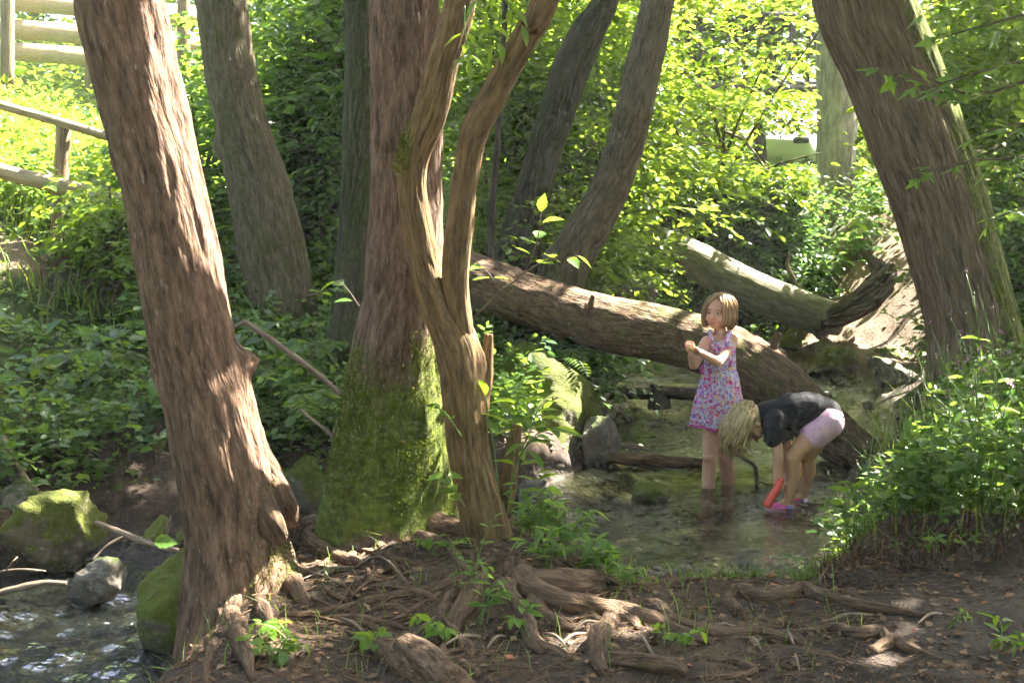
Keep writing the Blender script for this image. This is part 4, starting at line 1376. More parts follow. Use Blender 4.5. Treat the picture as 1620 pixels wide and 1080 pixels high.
# ------------------------------------------------------------------ people
def organic(prims, voxel=.006, smooth=4, name='body'):
    """fuse tapered capsules and ellipsoids into one continuous skin"""
    lst = []
    D, F = ico(3)
    for pr in prims:
        if pr[0] == 'cap':
            _, a, b, r0, r1 = pr
            a, b = np.asarray(a, float), np.asarray(b, float)
            V, Fs, _A = tube(np.array([a, b]), [r0, r1], 20, n=6)
            lst += [(V, Fs, None), (D * r0 + a, F, None), (D * r1 + b, F, None)]
        else:
            _, c, rad, rot = pr
            lst.append(((D * np.asarray(rad)) @ (np.asarray(rot).T if rot is not None else np.eye(3)) + np.asarray(c), F, None))
    V, Fs, _ = join(lst)
    me = make_mesh(name, V, Fs)
    o = bpy.data.objects.new('tmp', me)
    COL.objects.link(o)
    m1 = o.modifiers.new('r', 'REMESH')
    m1.mode = 'VOXEL'
    m1.voxel_size = voxel
    m1.use_smooth_shade = True
    m2 = o.modifiers.new('s', 'SMOOTH')
    m2.factor = .5
    m2.iterations = smooth
    bpy.context.view_layer.update()
    ev = o.evaluated_get(bpy.context.evaluated_depsgraph_get())
    me2 = bpy.data.meshes.new_from_object(ev)
    bpy.data.objects.remove(o)
    bpy.data.meshes.remove(me)
    nv = len(me2.vertices)
    co = np.empty(nv * 3)
    me2.vertices.foreach_get('co', co)
    co = co.reshape(-1, 3)
    F4, F3 = [], []
    for p in me2.polygons:
        (F4 if len(p.vertices) == 4 else F3).append(tuple(p.vertices))
    bpy.data.meshes.remove(me2)
    return co, [np.array(f) for f in (F4, F3) if len(f)]


def rot_to(fwd, up=(0, 0, 1)):
    """columns: right, forward, up"""
    f = nrm(np.asarray(fwd, float))
    r = nrm(np.cross(f, up))
    u = np.cross(r, f)
    return np.stack([r, f, u], 1)


def head_prims(c, Rm, k=1.0):
    """child head; local x right, y forward (face), z up; centre between the ears"""
    L = lambda x, y, z: np.asarray(c) + Rm @ (np.array([x, y, z]) * k)
    E = lambda p, r: ('ell', L(*p), np.array(r) * k, Rm)
    return [E((0, -.012, .025), (.072, .088, .080)), E((0, .022, -.015), (.060, .058, .075)), E((0, .035, -.055), (.042, .042, .038)), E((0, .052, -.074), (.020, .018, .016)),
            E((.034, .048, -.032), (.026, .024, .026)), E((-.034, .048, -.032), (.026, .024, .026)), E((0, .060, .020), (.045, .020, .030)),
            ('cap', L(0, .074, -.002), L(0, .088, -.026), .008 * k, .012 * k), E((0, .074, -.053), (.021, .013, .012)),
            E((.070, -.004, -.012), (.010, .016, .022)), E((-.070, -.004, -.012), (.010, .016, .022))]


def face_parts(root, c, Rm, skin, k=1.0):
    L = lambda x, y, z: np.asarray(c) + Rm @ (np.array([x, y, z]) * k)
    D, F = ico(2)
    D3, F3 = ico(3)
    for s in (-1, 1):
        e = part(root, 'eye', (D3 * np.array([.0115, .009, .0062]) * k) @ Rm.T + L(.027 * s, .0705, .003), F3, M['eye_white'])
        part(e, 'iris', (D * np.array([.0066, .004, .0062]) * k) @ Rm.T + L(.027 * s, .0775, .003), F, M['iris'], base=np.array(root.location))
        V, Fs, _ = tube(np.array([L(.014 * s, .079, .019), L(.028 * s, .078, .024), L(.042 * s, .068, .018)]), [.002 * k, .003 * k, .0015 * k], 8, n=8)
        part(root, 'eyebrow', V, Fs, M['brow'])
    V, Fs, _ = tube(np.array([L(-.019, .076, -.052), L(-.008, .0875, -.048), L(0, .0885, -.049), L(.008, .0875, -.048), L(.019, .076, -.052)]), [.002 * k, .0045 * k, .0045 * k, .0045 * k, .002 * k], 8, n=12)
    V2, F2, _ = tube(np.array([L(-.017, .076, -.055), L(0, .0875, -.059), L(.017, .076, -.055)]), [.002 * k, .006 * k, .002 * k], 8, n=12)
    V, Fs, _ = join([(V, Fs, None), (V2, F2, None)])
    part(root, 'mouth', V, Fs, M['lip'])


def strands(paths, w0=.005, flat=.55):
    """hair locks: list of (k, 3) paths"""
    lst = []
    for q, p in enumerate(paths):
        w = w0 * random.uniform(.7, 1.3)
        V, F, _ = tube(np.asarray(p), [w * .8] + [w] * (len(p) - 2) + [w * .25], 5, n=10)
        lst.append((V, F, {'rnd': np.full(len(V), random.random() * .85)}))
    return join(lst)


def hand(palm_c, fwd, nor, k=1.0, curl=.5, thumb=1, spread=.12):
    """palm and five bent fingers; fwd along the fingers, nor out of the palm, thumb +1 / -1 picks its side"""
    f, n = nrm(np.asarray(fwd, float)), nrm(np.asarray(nor, float))
    s = np.cross(f, n) * thumb
    c = np.asarray(palm_c, float)
    pr = [('ell', c, np.array([.030, .025, .012]) * k, np.stack([f, s, n], 1))]
    for q, ln in enumerate((.046, .052, .048, .038)):
        off = (1.5 - q) * .0125 * k
        p0 = c + f * .022 * k + s * off
        d = nrm(f + s * spread * (1.5 - q) * .35)
        a1, a2 = curl * .7, curl * 1.5
        p1 = p0 + ln * .45 * k * (d * math.cos(a1) + n * math.sin(a1))
        p2_ = p1 + ln * .33 * k * (d * math.cos(a1 + a2) + n * math.sin(a1 + a2))
        p3 = p2_ + ln * .25 * k * (d * math.cos(a1 + a2 * 1.7) + n * math.sin(a1 + a2 * 1.7))
        pr += [('cap', p0, p1, .0075 * k, .007 * k), ('cap', p1, p2_, .007 * k, .0063 * k), ('cap', p2_, p3, .0063 * k, .0052 * k)]
    t0 = c + s * .020 * k - f * .012 * k
    t1 = t0 + (s * .75 + f * .55 + n * .35) * .022 * k
    t2 = t1 + (s * .25 + f * .75 + n * .6) * .020 * k
    pr += [('cap', t0, t1, .0095 * k, .0085 * k), ('cap', t1, t2, .0085 * k, .0065 * k)]
    return pr


# --- girl standing in the flowered dress
G1Y = 7.16
j = lambda u, v, dy=0.0: P(u, v, G1Y + dy)
bed1 = hz(*j(1130, 790)[:2])
g1 = thing('person', 'girl standing in the stream in a flowered summer dress, holding a coral tube', 'person', [*j(1136, 780)[:2], bed1])
face1 = nrm(np.array([-.52, -.83, -.02]))
R1 = rot_to(face1, (.06, 0, 1))
hc1 = j(1137, 494, 0)
pr = head_prims(hc1, R1, 1.0)
pr += [('cap', hc1 + R1 @ [0, -.012, -.05], j(1140, 533), .034, .036), ('cap', j(1140, 530), j(1139, 545), .036, .055),
       ('cap', j(1118, 540, -.02), j(1158, 537, .02), .034, .034), ('ell', j(1139, 560), (.088, .068, .10), None), ('ell', j(1139, 600), (.082, .066, .09), None), ('ell', j(1138, 640), (.092, .075, .08), None)]
# legs
kneeL, kneeR = j(1123, 722, -.03), j(1147, 722, .06)
ankL, ankR = j(1117, 783, -.02), j(1155, 776, .11)
ankL[2], ankR[2] = bed1 + .05, hz(ankR[0], ankR[1]) + .05
for hp, kn, an, tz in ((j(1126, 645, -.02), kneeL, ankL, (-.05, -.08)), (j(1150, 645, .04), kneeR, ankR, (-.02, -.09))):
    calf = kn * .6 + an * .4 + np.array([.008, .016, 0])
    pr += [('cap', hp, kn, .062, .042), ('cap', kn, calf, .041, .044), ('cap', calf, an, .043, .027), ('ell', kn + np.array([-.01, -.012, 0]), (.034, .034, .036), None)]
    heel = an + np.array([-tz[0] * .3, -tz[1] * .35, -.03])
    toe = an + np.array([tz[0], tz[1], -.038])
    pr += [('cap', an, heel, .027, .024), ('cap', an + np.array([0, 0, -.012]), toe, .026, .02), ('cap', heel, toe, .022, .022)]
# arms: hands come together in front, to the left of the picture
shL, elL, wrL = j(1159, 543, .02), j(1136, 573, -.13), j(1106, 557, -.20)
shR, elR, wrR = j(1115, 545, -.03), j(1098, 577, -.12), j(1094, 561, -.19)
pr += [('cap', shL, elL, .034, .028), ('cap', elL, wrL, .029, .021), ('cap', shR, elR, .034, .029), ('cap', elR, wrR, .029, .022)]
tubeC = j(1091, 549, -.22)
axis1 = nrm(np.array([.10, 1.0, .03]))
pr += hand(j(1101, 556, -.21), np.array([-.9, -.25, .35]), np.array([-.3, .1, 1.0]), 1.0, .75, -1)
pr += hand(j(1095, 556, -.19), np.array([-.25, -.1, 1.0]), np.array([-.3, -1.0, .1]), .95, .35, 1)
V, F = organic(pr, .0055, 4)
part(g1, 'body', V, F, M['skin'])
face_parts(g1, hc1, R1, M['skin'])
# dress
rows = [(531, 1137, 17, .060), (538, 1138, 21, .070), (548, 1139, 24.5, .076), (562, 1139, 25.5, .078), (575, 1139, 25.5, .078), (584, 1139, 26, .079), (588, 1139, 27.5, .083), (600, 1138.5, 31, .097), (618, 1138, 34, .108), (640, 1137, 37.5, .12), (658, 1137, 40, .128), (670, 1137, 41.5, .132)]
rows = np.array(rows, float)
nr, nu = 80, 120
rv = np.linspace(rows[0, 0], rows[-1, 0], nr)
th = np.linspace(0, 2 * math.pi, nu, endpoint=False)
Vd = []
for v in rv:
    uc, hw, dp = [np.interp(v, rows[:, 0], rows[:, k]) for k in (1, 2, 3)]
    c = j(uc, v)
    fold = ss(583, 665, v)
    a = hw / FPX * G1Y
    q = 1 + fold * (.085 * np.sin(9 * th + 1.2 * np.sin(2 * th)) + .045 * np.sin(17 * th + v * .02)) + .02 * np.sin(23 * th) * ss(583, 590, v)
    up = np.zeros(nu)
    if v < 545:
        up = -.028 * np.maximum(0, np.cos(th + math.pi / 2 + .5)) ** 2 * ss(545, 531, v)
    z = c[2] + up + .006 * np.sin(5 * th + 1) * ss(650, 670, v)
    Vd.append(np.stack([c[0] + a * np.cos(th) * q, c[1] + dp * np.sin(th) * q, np.broadcast_to(z, th.shape)], 1))
Vd = np.concatenate(Vd)
i_, j_ = np.meshgrid(np.arange(nr - 1), np.arange(nu), indexing='ij')
Fd = np.stack([i_ * nu + j_, (i_ + 1) * nu + j_, (i_ + 1) * nu + (j_ + 1) % nu, i_ * nu + (j_ + 1) % nu], -1).reshape(-1, 4)
dr = part(g1, 'dress', Vd, Fd, M['dress'])
lastr = Vd[-nu:]
Vh = np.concatenate([lastr * 1.0 + [0, 0, .001], lastr + [0, 0, -.016]])
Vh[:, :2] = Vh[:, :2] + (Vh[:, :2] - lastr[:, :2].mean(0)) * .015
jj = np.arange(nu)
part(dr, 'hem', Vh, np.stack([jj, nu + jj, nu + (jj + 1) % nu, (jj + 1) % nu], 1), M['hem'], base=np.array(g1.location))
for pts in ([j(1127, 540, -.085), j(1124, 529, -.06), j(1123, 525, -.01), j(1128, 530, .05)], [j(1147, 541, -.08), j(1153, 529, -.05), j(1154, 525, .0), j(1148, 530, .05)]):
    V, F, _ = tube(np.array(pts), [.013, .014, .014, .013], 12, n=16)
    part(dr, 'strap', V, F, M['dress'], base=np.array(g1.location))
V, F, _ = tube(np.array([j(1112, 578, -.05), j(1110, 586, -.07), j(1113, 593, -.06)]), [.008, .012, .006], 10, n=10)
part(dr, 'bow', V, F, M['hem'], base=np.array(g1.location))
# bob hair
paths = []
for q in range(760):
    az = random.uniform(-math.pi, math.pi)          # 0 = forward
    face_gap = abs(az) < .72
    part_off = np.array([random.uniform(-.008, .008) - .012, .004 + random.uniform(-.02, .012), 0])
    x, y = math.sin(az), math.cos(az)
    fly = .010 * (random.random() < .12)
    rx, ry, rz = .081 + random.uniform(-.004, .006) + fly, .096 + random.uniform(-.004, .006) + fly, .086 + random.uniform(-.003, .006)
    pth = []
    tmax = random.uniform(.36, .46) if face_gap else 1.0
    sw = 0.55 * np.sign(az if abs(az) > .05 else 1) if face_gap else 0
    for t in np.linspace(.04, 1, 9):
        tt = t * tmax
        if tt <= .6:
            ph = tt / .6 * math.pi / 2
            a2 = az + sw * t
            pth.append(np.array([math.sin(a2) * rx * math.sin(ph), math.cos(a2) * ry * math.sin(ph) - .014, rz * math.cos(ph) + .024]) + part_off * (1 - t))
        else:
            dn = (tt - .6) / .4
            ln = .115 if abs(az) > 1.1 else .10
            k = 1 + .10 * math.sin(dn * 2.6) - .14 * dn ** 3
            pth.append(np.array([x * rx * k, y * ry * k - .014, .024 - ln * dn + random.uniform(-.003, .003)]))
    paths.append([hc1 + R1 @ p for p in pth])
V, F, A = strands(paths, .0042)
hair = part(g1, 'hair', V, F, M['hair_a'], True, A)
capV, capF = ico(4)
m_ = capV @ np.array([0, 1, 0])
keepv = ~((m_ > .25) & (capV[:, 2] < .62))
Vc = (capV * np.array([.080, .094, .085]) + np.array([0, -.014, .024]))
Fk = capF[keepv[capF].all(1)]
part(hair, 'scalp_hair', hc1 + Vc @ R1.T, Fk, M['hair_a'], True, {'rnd': np.full(len(Vc), .3)}, base=np.array(g1.location))
# coral tube she holds, its round end towards the viewer
t1 = thing('toy_tube', 'coral plastic tube with a yellow-green ring end, held by the standing girl', 'toy', tubeC)
V, F, _ = tube(np.array([tubeC - axis1 * .05, tubeC - axis1 * .045, tubeC + axis1 * .10]), [.021, .025, .024], 24, n=10)
part(t1, 'barrel', V, F, M['toy_pale'])
for r, m, e in ((.016, 'toy_yellow', .0535), (.011, 'toy_pale', .0555), (.005, 'toy_yellow', .0575)):
    V, F, _ = tube(np.array([tubeC - axis1 * .045, tubeC - axis1 * e]), [r, r], 20, n=3)
    part(t1, 'end_ring', V, F, M[m])

# --- girl bending down to the water
G2Y = 6.75
j = lambda u, v, dy=0.0: P(u, v, G2Y + dy)
bed2 = hz(*j(1245, 815)[:2])
g2 = thing('person', 'girl in black T-shirt and pale pink shorts bending down to the water', 'person', [*j(1250, 812)[:2], bed2])
hc2 = j(1189, 668, 0)
fdir = nrm(np.array([-.28, -.10, -.95]))
R2 = rot_to(fdir, nrm(np.array([-.92, -.1, .25])))
sc = G2Y / FPX
pr = head_prims(hc2, R2, .97)
pr += [('cap', hc2 + np.array([.03, 0, .02]), j(1218, 655), .034, .036),
       ('cap', j(1222, 660), j(1255, 650), .070, .080), ('cap', j(1255, 650), j(1300, 658), .080, .076), ('ell', j(1306, 664), (.085, .085, .08), None)]
legs = [(j(1302, 672, -.05), j(1254, 722, -.07), j(1247, 797, -.04)), (j(1306, 672, .06), j(1276, 722, .10), j(1270, 785, .14))]
for hp, kn, an in legs:
    an[2] = hz(an[0], an[1]) + .055
    calf = kn * .62 + an * .38 + np.array([.018, .006, 0])
    pr += [('cap', hp, kn, .072, .046), ('cap', kn, calf, .043, .046), ('cap', calf, an, .045, .027), ('ell', kn + np.array([-.012, -.006, 0]), (.036, .034, .038), None),
           ('cap', an, an + np.array([.012, .005, -.032]), .027, .026), ('cap', an, an + np.array([-.095, -.02, -.035]), .027, .018)]
shN, elN, wrN = j(1226, 672, -.09), j(1231, 724, -.12), j(1229, 764, -.12)
shF, elF, wrF = j(1240, 668, .09), j(1248, 716, .08), j(1239, 758, -.02)
pr += [('cap', shN, elN, .034, .028), ('cap', elN, wrN, .029, .021), ('cap', shF, elF, .034, .028), ('cap', elF, wrF, .028, .021)]
pr += hand(j(1228, 774, -.125), np.array([-.15, -.25, -1.0]), np.array([-.95, -.2, .1]), .95, .8, -1)
pr += hand(j(1236, 768, -.05), np.array([-.3, -.2, -1.0]), np.array([-.9, -.4, .2]), .95, .7, 1)
V, F = organic(pr, .0055, 4)
part(g2, 'body', V, F, M['skin_tan'])
face_parts(g2, hc2, R2, M['skin_tan'], .97)
# T-shirt
V, F = organic([('cap', j(1216, 657), j(1252, 648), .082, .096), ('cap', j(1252, 648), j(1285, 647), .096, .094), ('cap', j(1285, 647), j(1306, 656), .093, .088),
                ('cap', j(1226, 664, -.07), j(1223, 692, -.11), .062, .052), ('cap', j(1236, 664, .07), j(1241, 690, .10), .060, .050),
                ('ell', j(1262, 664), (.10, .08, .055), None)], .006, 3, 'shirt')
nW = fbm(V * 16, 3, 3) * .004 + .003 * np.sin(V[:, 0] * 60 + fbm(V * 9, 5, 2) * 3)
V = V + nW[:, None] * nrm(V - V.mean(0))
part(g2, 't_shirt', V, F, M['shirt'])
V, F = organic([('ell', j(1308, 664), (.098, .096, .086), None), ('cap', j(1310, 668, -.05), j(1288, 688, -.055), .086, .078), ('cap', j(1312, 668, .06), j(1292, 688, .07), .086, .078)], .006, 3, 'shorts')
V = V + (.004 * fbm(V * 22, 8, 3))[:, None] * nrm(V - V.mean(0))
part(g2, 'shorts', V, F, M['shorts'])
for (hp, kn, an) in legs:
    V, F = organic([('cap', an + np.array([-.01, 0, -.036]), an + np.array([-.105, -.02, -.04]), .034, .028), ('ell', an + np.array([-.06, -.012, -.032]), (.06, .036, .032), None), ('ell', an + np.array([-.05, -.01, -.06]), (.085, .038, .018), None)], .005, 3, 'shoe')
    shoe = part(g2, 'shoe', V, F, M['shoe'])
    V, F = organic([('cap', an + np.array([.022, .005, -.036]), an + np.array([.0, -.028, -.03]), .020, .020), ('cap', an + np.array([.022, .005, -.036]), an + np.array([.0, .034, -.03]), .020, .020), ('ell', an + np.array([.01, .0, -.06]), (.045, .034, .018), None)], .005, 2, 'heel')
    part(shoe, 'heel_strap', V, F, M['shoe_heel'], base=np.array(g2.location))
# long hair falling forward
paths = []
for q in range(900):
    az = random.uniform(-math.pi, math.pi)
    ph = random.uniform(.05, 1.0) * math.pi * .52
    if abs(az) < .8 and ph > 1.0:
        continue
    st = np.array([math.sin(az) * .078 * math.sin(ph), math.cos(az) * .092 * math.sin(ph) - .014, .084 * math.cos(ph) + .024]) * 1.02
    w = hc2 + R2 @ st
    nv = nrm(R2 @ (st - [0, -.014, .0]))
    end_z = random.uniform(.36, .58) if random.random() < .75 else random.uniform(.31, .42)
    endx = hc2[0] + (w[0] - hc2[0]) * .62 - .035 + random.gauss(0, .028)
    endy = hc2[1] + (w[1] - hc2[1]) * .75 + random.gauss(0, .012)
    p1 = w + nv * .018 + np.array([-.012, 0, -.015])
    side = np.array([(w[0] - hc2[0]) * .5 - .01, (w[1] - hc2[1]) * .4, 0])
    p2_ = p1 + side * .5 + np.array([-.012, 0, -.06])
    if p2_[2] < end_z + .03:
        end_z = p2_[2] - .08
    mid = np.array([(p2_[0] * .5 + endx * .5) - .012, (p2_[1] + endy) / 2, (p2_[2] + end_z) / 2])
    paths.append([w - nv * .004, w + nv * .010, p1, p2_, mid, np.array([endx, endy, end_z])])
V, F, A = strands(paths, .0040)
hair = part(g2, 'hair', V, F, M['hair_b'], True, A)
Vc = (capV * np.array([.079, .093, .085]) + np.array([0, -.014, .024])) * .97
part(hair, 'scalp_hair', hc2 + Vc @ R2.T, Fk, M['hair_b'], True, {'rnd': np.full(len(Vc), .3)}, base=np.array(g2.location))
# red tube
a, b = j(1235, 762, -.15), j(1212, 801, -.15)
t2 = thing('toy_tube', 'bright red plastic tube dipped in the water by the bending girl', 'toy', b)
V, F, _ = tube(np.array([a, a * .9 + b * .1, a * .1 + b * .9, b]), [.015, .021, .024, .022], 24, n=14)
part(t2, 'barrel', V, F, M['toy'])
V, F, _ = tube(np.array([a + (a - b) * .12, a]), [.012, .014], 16, n=4)
part(t2, 'handle', V, F, M['toy'])

# ------------------------------------------------------------------ crowns overhead (they throw the dappled shade)
BEAMS = []      # sun gaps: (point, radius)


def gap(u, v, Y, r):
    BEAMS.append((P(u, v, Y), r))


for q in range(9):
    gap(250 + q * 6, -140 + q * 55, 4.45, .20)
for (u, v) in ((340, 420), (352, 480), (366, 540), (395, 640)):
    gap(u, v, 4.45, .07)
for (u, v, r) in ((662, 330, .07), (668, 370, .08), (682, 440, .10), (695, 480, .12), (718, 520, .05), (735, 300, .05), (755, 470, .06)):
    gap(u, v, 4.95, r)
for (u, v, r) in ((800, 425, .12), (930, 470, .20), (1075, 500, .15), (1190, 520, .12), (1280, 620, .07), (1380, 690, .10), (770, 405, .12)):
    gap(u, v, 8.2, r)
for (u, v, r) in ((1080, 395, .2), (1180, 440, .22), (1110, 400, .15)):
    gap(u, v, 12.7, r)
for (u, v, r) in ((1145, 465, .07), (1165, 540, .05), (1100, 550, .05)):
    gap(u, v, 7.15, r)
for (u, v, r) in ((625, 510, .10), (640, 540, .08), (600, 480, .05)):
    gap(u, v, 5.15, r)
for (u, v, r) in ((930, 670, .14), (860, 600, .10), (900, 640, .06), (960, 690, .08)):
    gap(u, v, 7.6, r)
for (u, v, r) in ((1210, 850, .20), (1120, 780, .10), (950, 780, .10), (1060, 620, .2), (1000, 600, .15), (1260, 850, .12)):
    BEAMS.append((G(u, v, 0), r))
for (u, v, r) in ((1410, 945, .07), (1350, 955, .04), (1480, 930, .05), (470, 850, .05), (500, 870, .05), (960, 950, .04), (650, 1040, .05), (1400, 1030, .05), (1000, 1000, .05), (430, 1000, .05), (880, 1010, .04), (600, 870, .05)):
    BEAMS.append((G(u, v, .3), r))
for (u, v, r) in ((1500, 800, .12), (1560, 700, .15), (1450, 860, .08), (1400, 760, .08), (1580, 850, .1)):
    gap(u, v, 5.6, r)
for (u, v, r) in ((1360, 540, .14), (1395, 520, .16), (1420, 495, .12), (1460, 530, .30), (1330, 520, .12), (1290, 525, .15), (1440, 470, .08)):
    BEAMS.append((GT(u, v), r))
for (u, v, r) in ((1030, 600, .15), (1320, 620, .3), (1400, 630, .25)):
    BEAMS.append((G(u, v, 0), r))
for (u, v, r) in ((1010, 470, .25), (1045, 500, .3), (1000, 500, .2), (960, 440, .2)):
    BEAMS.append((GT(u, v), r))
gap(258, 857, 5.0, .12)
gap(80, 800, 5.3, .12)
for u in (1215, 1255, 1300):
    gap(u, 236, 26, .9)
    gap(u, 232, 23.8, .8)
BP = np.array([b[0] for b in BEAMS])
BR = np.array([b[1] for b in BEAMS])


def lit_cull(p, pad=.05):
    """drop what would stand in a sun gap"""
    keep = np.ones(len(p), bool)
    for b, r in zip(BP, BR):
        d = p - b
        t = d @ S
        dist = np.linalg.norm(d - t[:, None] * S, axis=1)
        keep &= ~((dist < r + pad) & (t > .35))
    return keep


def canopy_points(n, gx0, gx1, gy0, gy1, z0, z1):
    gxp, gyp, hh = rng.uniform(gx0, gx1, n), rng.uniform(gy0, gy1, n), rng.uniform(z0, z1, n)
    g = np.stack([gxp, gyp, np.full(n, .6)], 1)
    return g + S[None] * ((hh - .6) / S[2])[:, None]


cl = canopy_points(1650, -3.4, 5.0, 2.0, 10.3, 4.6, 9.0)
cl = np.concatenate([cl, canopy_points(45, 1.5, 6.5, 10.3, 14.5, 5.0, 9.0)])
cl = np.concatenate([cl, canopy_points(330, -1.4, 2.2, 3.0, 4.7, 4.6, 8.5)])
# off-picture maple on the right bank; its low sprays hang into the view
mp_pts = np.array([(5.3, 6.4, .3), (5.25, 6.4, 1.2), (5.1, 6.35, 2.4), (5.0, 6.4, 3.6), (4.9, 6.6, 5.2), (5.0, 6.8, 7.5)])
tM = thing('maple_tree', 'maple whose lobed leafy branches hang in from the upper right', 'tree', mp_pts[0])
V, F, A = tube(mp_pts, [.24, .2, .18, .16, .12, .05], 40, .05, amp=.01, freq=16, seed=131, lump=.06)
A['moss'] = np.full(len(V), .2)
part(tM, 'trunk', V, F, M['bark_grey'], True, A)
TREES['M'] = dict(root=tM, top=mp_pts[-1], pts=mp_pts)
owners = [k for k in ('A', 'B', 'C', 'D', 'G', 'H', 'M')]
tops = np.array([TREES[k]['top'] for k in owners]) + np.array([[0, 0, 0]] * 5 + [[1.5, 1, 0], [1.5, -.5, 0]])
own = np.argmin(np.linalg.norm((cl[:, None, :2] - tops[None, :, :2]), axis=2), axis=1)
for q, k in enumerate(owners):
    c = cl[own == q]
    if len(c) == 0:
        continue
    sp_c = np.repeat(c, 9, 0) + rng.normal(0, 1, (len(c) * 9, 3)) * np.array([.28, .28, .16])
    keep = lit_cull(sp_c, .22)
    V1, F1, A1 = sprays(sp_c[keep], .42, 7, .12, .2, tmpl=RHOMB, stems=False, jit=.4)
    # cut single leaves that still block a gap
    nf = len(V1) // 4
    kc = lit_cull(V1.reshape(nf, 4, 3).mean(1), .02)
    V1 = V1.reshape(nf, 4, 3)[kc].reshape(-1, 3)
    nf = kc.sum()
    F1 = [(RHOMB[1][0][None] + (np.arange(nf) * 4)[:, None, None]).reshape(-1, 3)]
    part(TREES[k]['root'], 'crown', V1, F1, M['leaf_canopy'], False, {'rnd': rng.random(nf).repeat(4)}, stuff=True)
    pts = TREES[k]['pts']
    idx = rng.choice(len(c), min(9, len(c)), replace=False)
    for e, t in enumerate(c[idx]):
        hi = pts[np.argmin(np.abs(pts[:, 2] - max(4.0, t[2] - 2.0)))]
        V, F, A = tube(np.array([hi, hi * .6 + t * .4 + [0, 0, .5], t]), [.055, .035, .008], 8, .15, seed=140 + e)
        A['moss'] = np.full(len(V), .1)
        part(TREES[k]['root'], 'branch', V, F, M['bark_grey'], True, A)

# ------------------------------------------------------------------ ground plants
def scatter(n, x0, x1, y0, y1, want):
    x, y = rng.uniform(x0, x1, n), rng.uniform(y0, y1, n)
    d, s = stream(x, y)
    k = rng.random(n) < want(x, y, d, s)
    x, y = x[k], y[k]
    return np.stack([x, y, height(x, y)], 1)


def stuff(name, label, V, F, A, mat):
    o = link(name, make_mesh(name, V, F, mat, False, A))
    o['kind'] = 'stuff'
    o['label'] = label
    return o


def patchy(x, y, f=1.1, seed=3):
    return .5 + .5 * fbm(np.stack([x * f, y * f, np.zeros(len(x))], 1), seed, 3)


def low_by_path(p):
    # trodden, short growth beside the dirt path
    h = p[:, 2] - height(p[:, 0], p[:, 1])
    near = (p[:, 0] < -2.55) & (p[:, 1] < 9.4) & (p[:, 1] > 7.2)
    return ~near | (h < .05 + .16 * np.maximum(0, 8.35 - p[:, 1]))


def bank_line(p):
    # the herbs grow lower towards the water's edge
    rr = p[:, 0] / p[:, 1] * FPX + CX
    vmin = np.interp(rr, [1250, 1290, 1330, 1380, 1440, 1490, 1540, 1620], [870, 835, 805, 775, 715, 610, 490, 440])
    zmax = CAMZ - (vmin - 300) / FPX * p[:, 1] + .06 * fbm(p * 4, 61, 2)
    return p[:, 2] < zmax


# ------------------------------------------------------------------ leafy trees and shrubs of the background
VG = []
for u in range(1212, 1305, 22):
    VG.append((P(u, 236, 26), .28, .97))
for v in range(50, 400, 22):
    VG.append((P(1322, v, 17), .26, .9 if v < 250 else .6))
for u in range(1090, 1350, 26):
    VG += [(P(u, 128, 19), .16, .6), (P(u, 75, 19), .3, .5), (P(u, 30, 19), .15, .5)]


def thin(p):
    """openings in the foliage through which bridge, far trunk and car show"""
    keep = np.ones(len(p), bool)
    o = np.array([0, 0, CAMZ])
    for b, r, a in VG:
        d = nrm(b - o)
        t = (p - o) @ d
        dist = np.linalg.norm((p - o) - t[:, None] * d, axis=1)
        keep &= ~((t < np.linalg.norm(b - o) - .3) & (t > 7) & (dist < r * t / np.linalg.norm(b - o) + .03) & (rng.random(len(p)) < a))
    return keep


def leafy(name, label, cat, centres, nspray, spread, mat, leaf=.10, L=.5, nl=9, droop=.25, base=None, stem=True, tmpl=OVAL, jit=.4, group=None, pitch=0.0, cull=True, sf=.0, bark_m='bark_grey', stem_r=.05, twigs=True):
    centres = np.asarray(centres)
    c = clump(centres, nspray, spread)
    if cull:
        c = c[lit_cull(c, .03)]
    b = centres.mean(0) if base is None else np.asarray(base, float)
    b = np.array([b[0], b[1], hz(b[0], b[1]) if base is None or len(base) < 3 else b[2]])
    root = thing(name, label, cat, b, group)
    V, F, A = sprays(c, L, nl, leaf, droop, pitch=pitch, tmpl=tmpl, jit=jit, sun_face=sf, stems=twigs, keepfn=(lambda p: lit_cull(p, .04) & thin(p)) if cull else thin)
    part(root, 'crown', V, F, M[mat], False, A, stuff=True)
    if stem:
        top = centres.mean(0)
        V, F, A = tube(np.array([b - [0, 0, .1], b * .6 + top * .4 + rng.normal(0, .08, 3), top + [0, 0, .3]]), [stem_r, stem_r * .75, stem_r * .3], 12, .08, seed=int(rng.integers(200, 900)), amp=.003)
        A['moss'] = np.full(len(V), .3)
        part(root, 'trunk', V, F, M[bark_m], True, A)
        for t in centres[rng.choice(len(centres), min(14, len(centres)), replace=False)]:
            lo = b + (top - b) * rng.uniform(.3, .9)
            V, F, A = tube(np.array([lo, (lo + t) / 2 + [0, 0, .12], t]), [stem_r * .45, stem_r * .3, stem_r * .1], 6, n=7, seed=int(rng.integers(200, 900)))
            A['moss'] = np.full(len(V), .1)
            part(root, 'branch', V, F, M[bark_m], True, A)
    return root


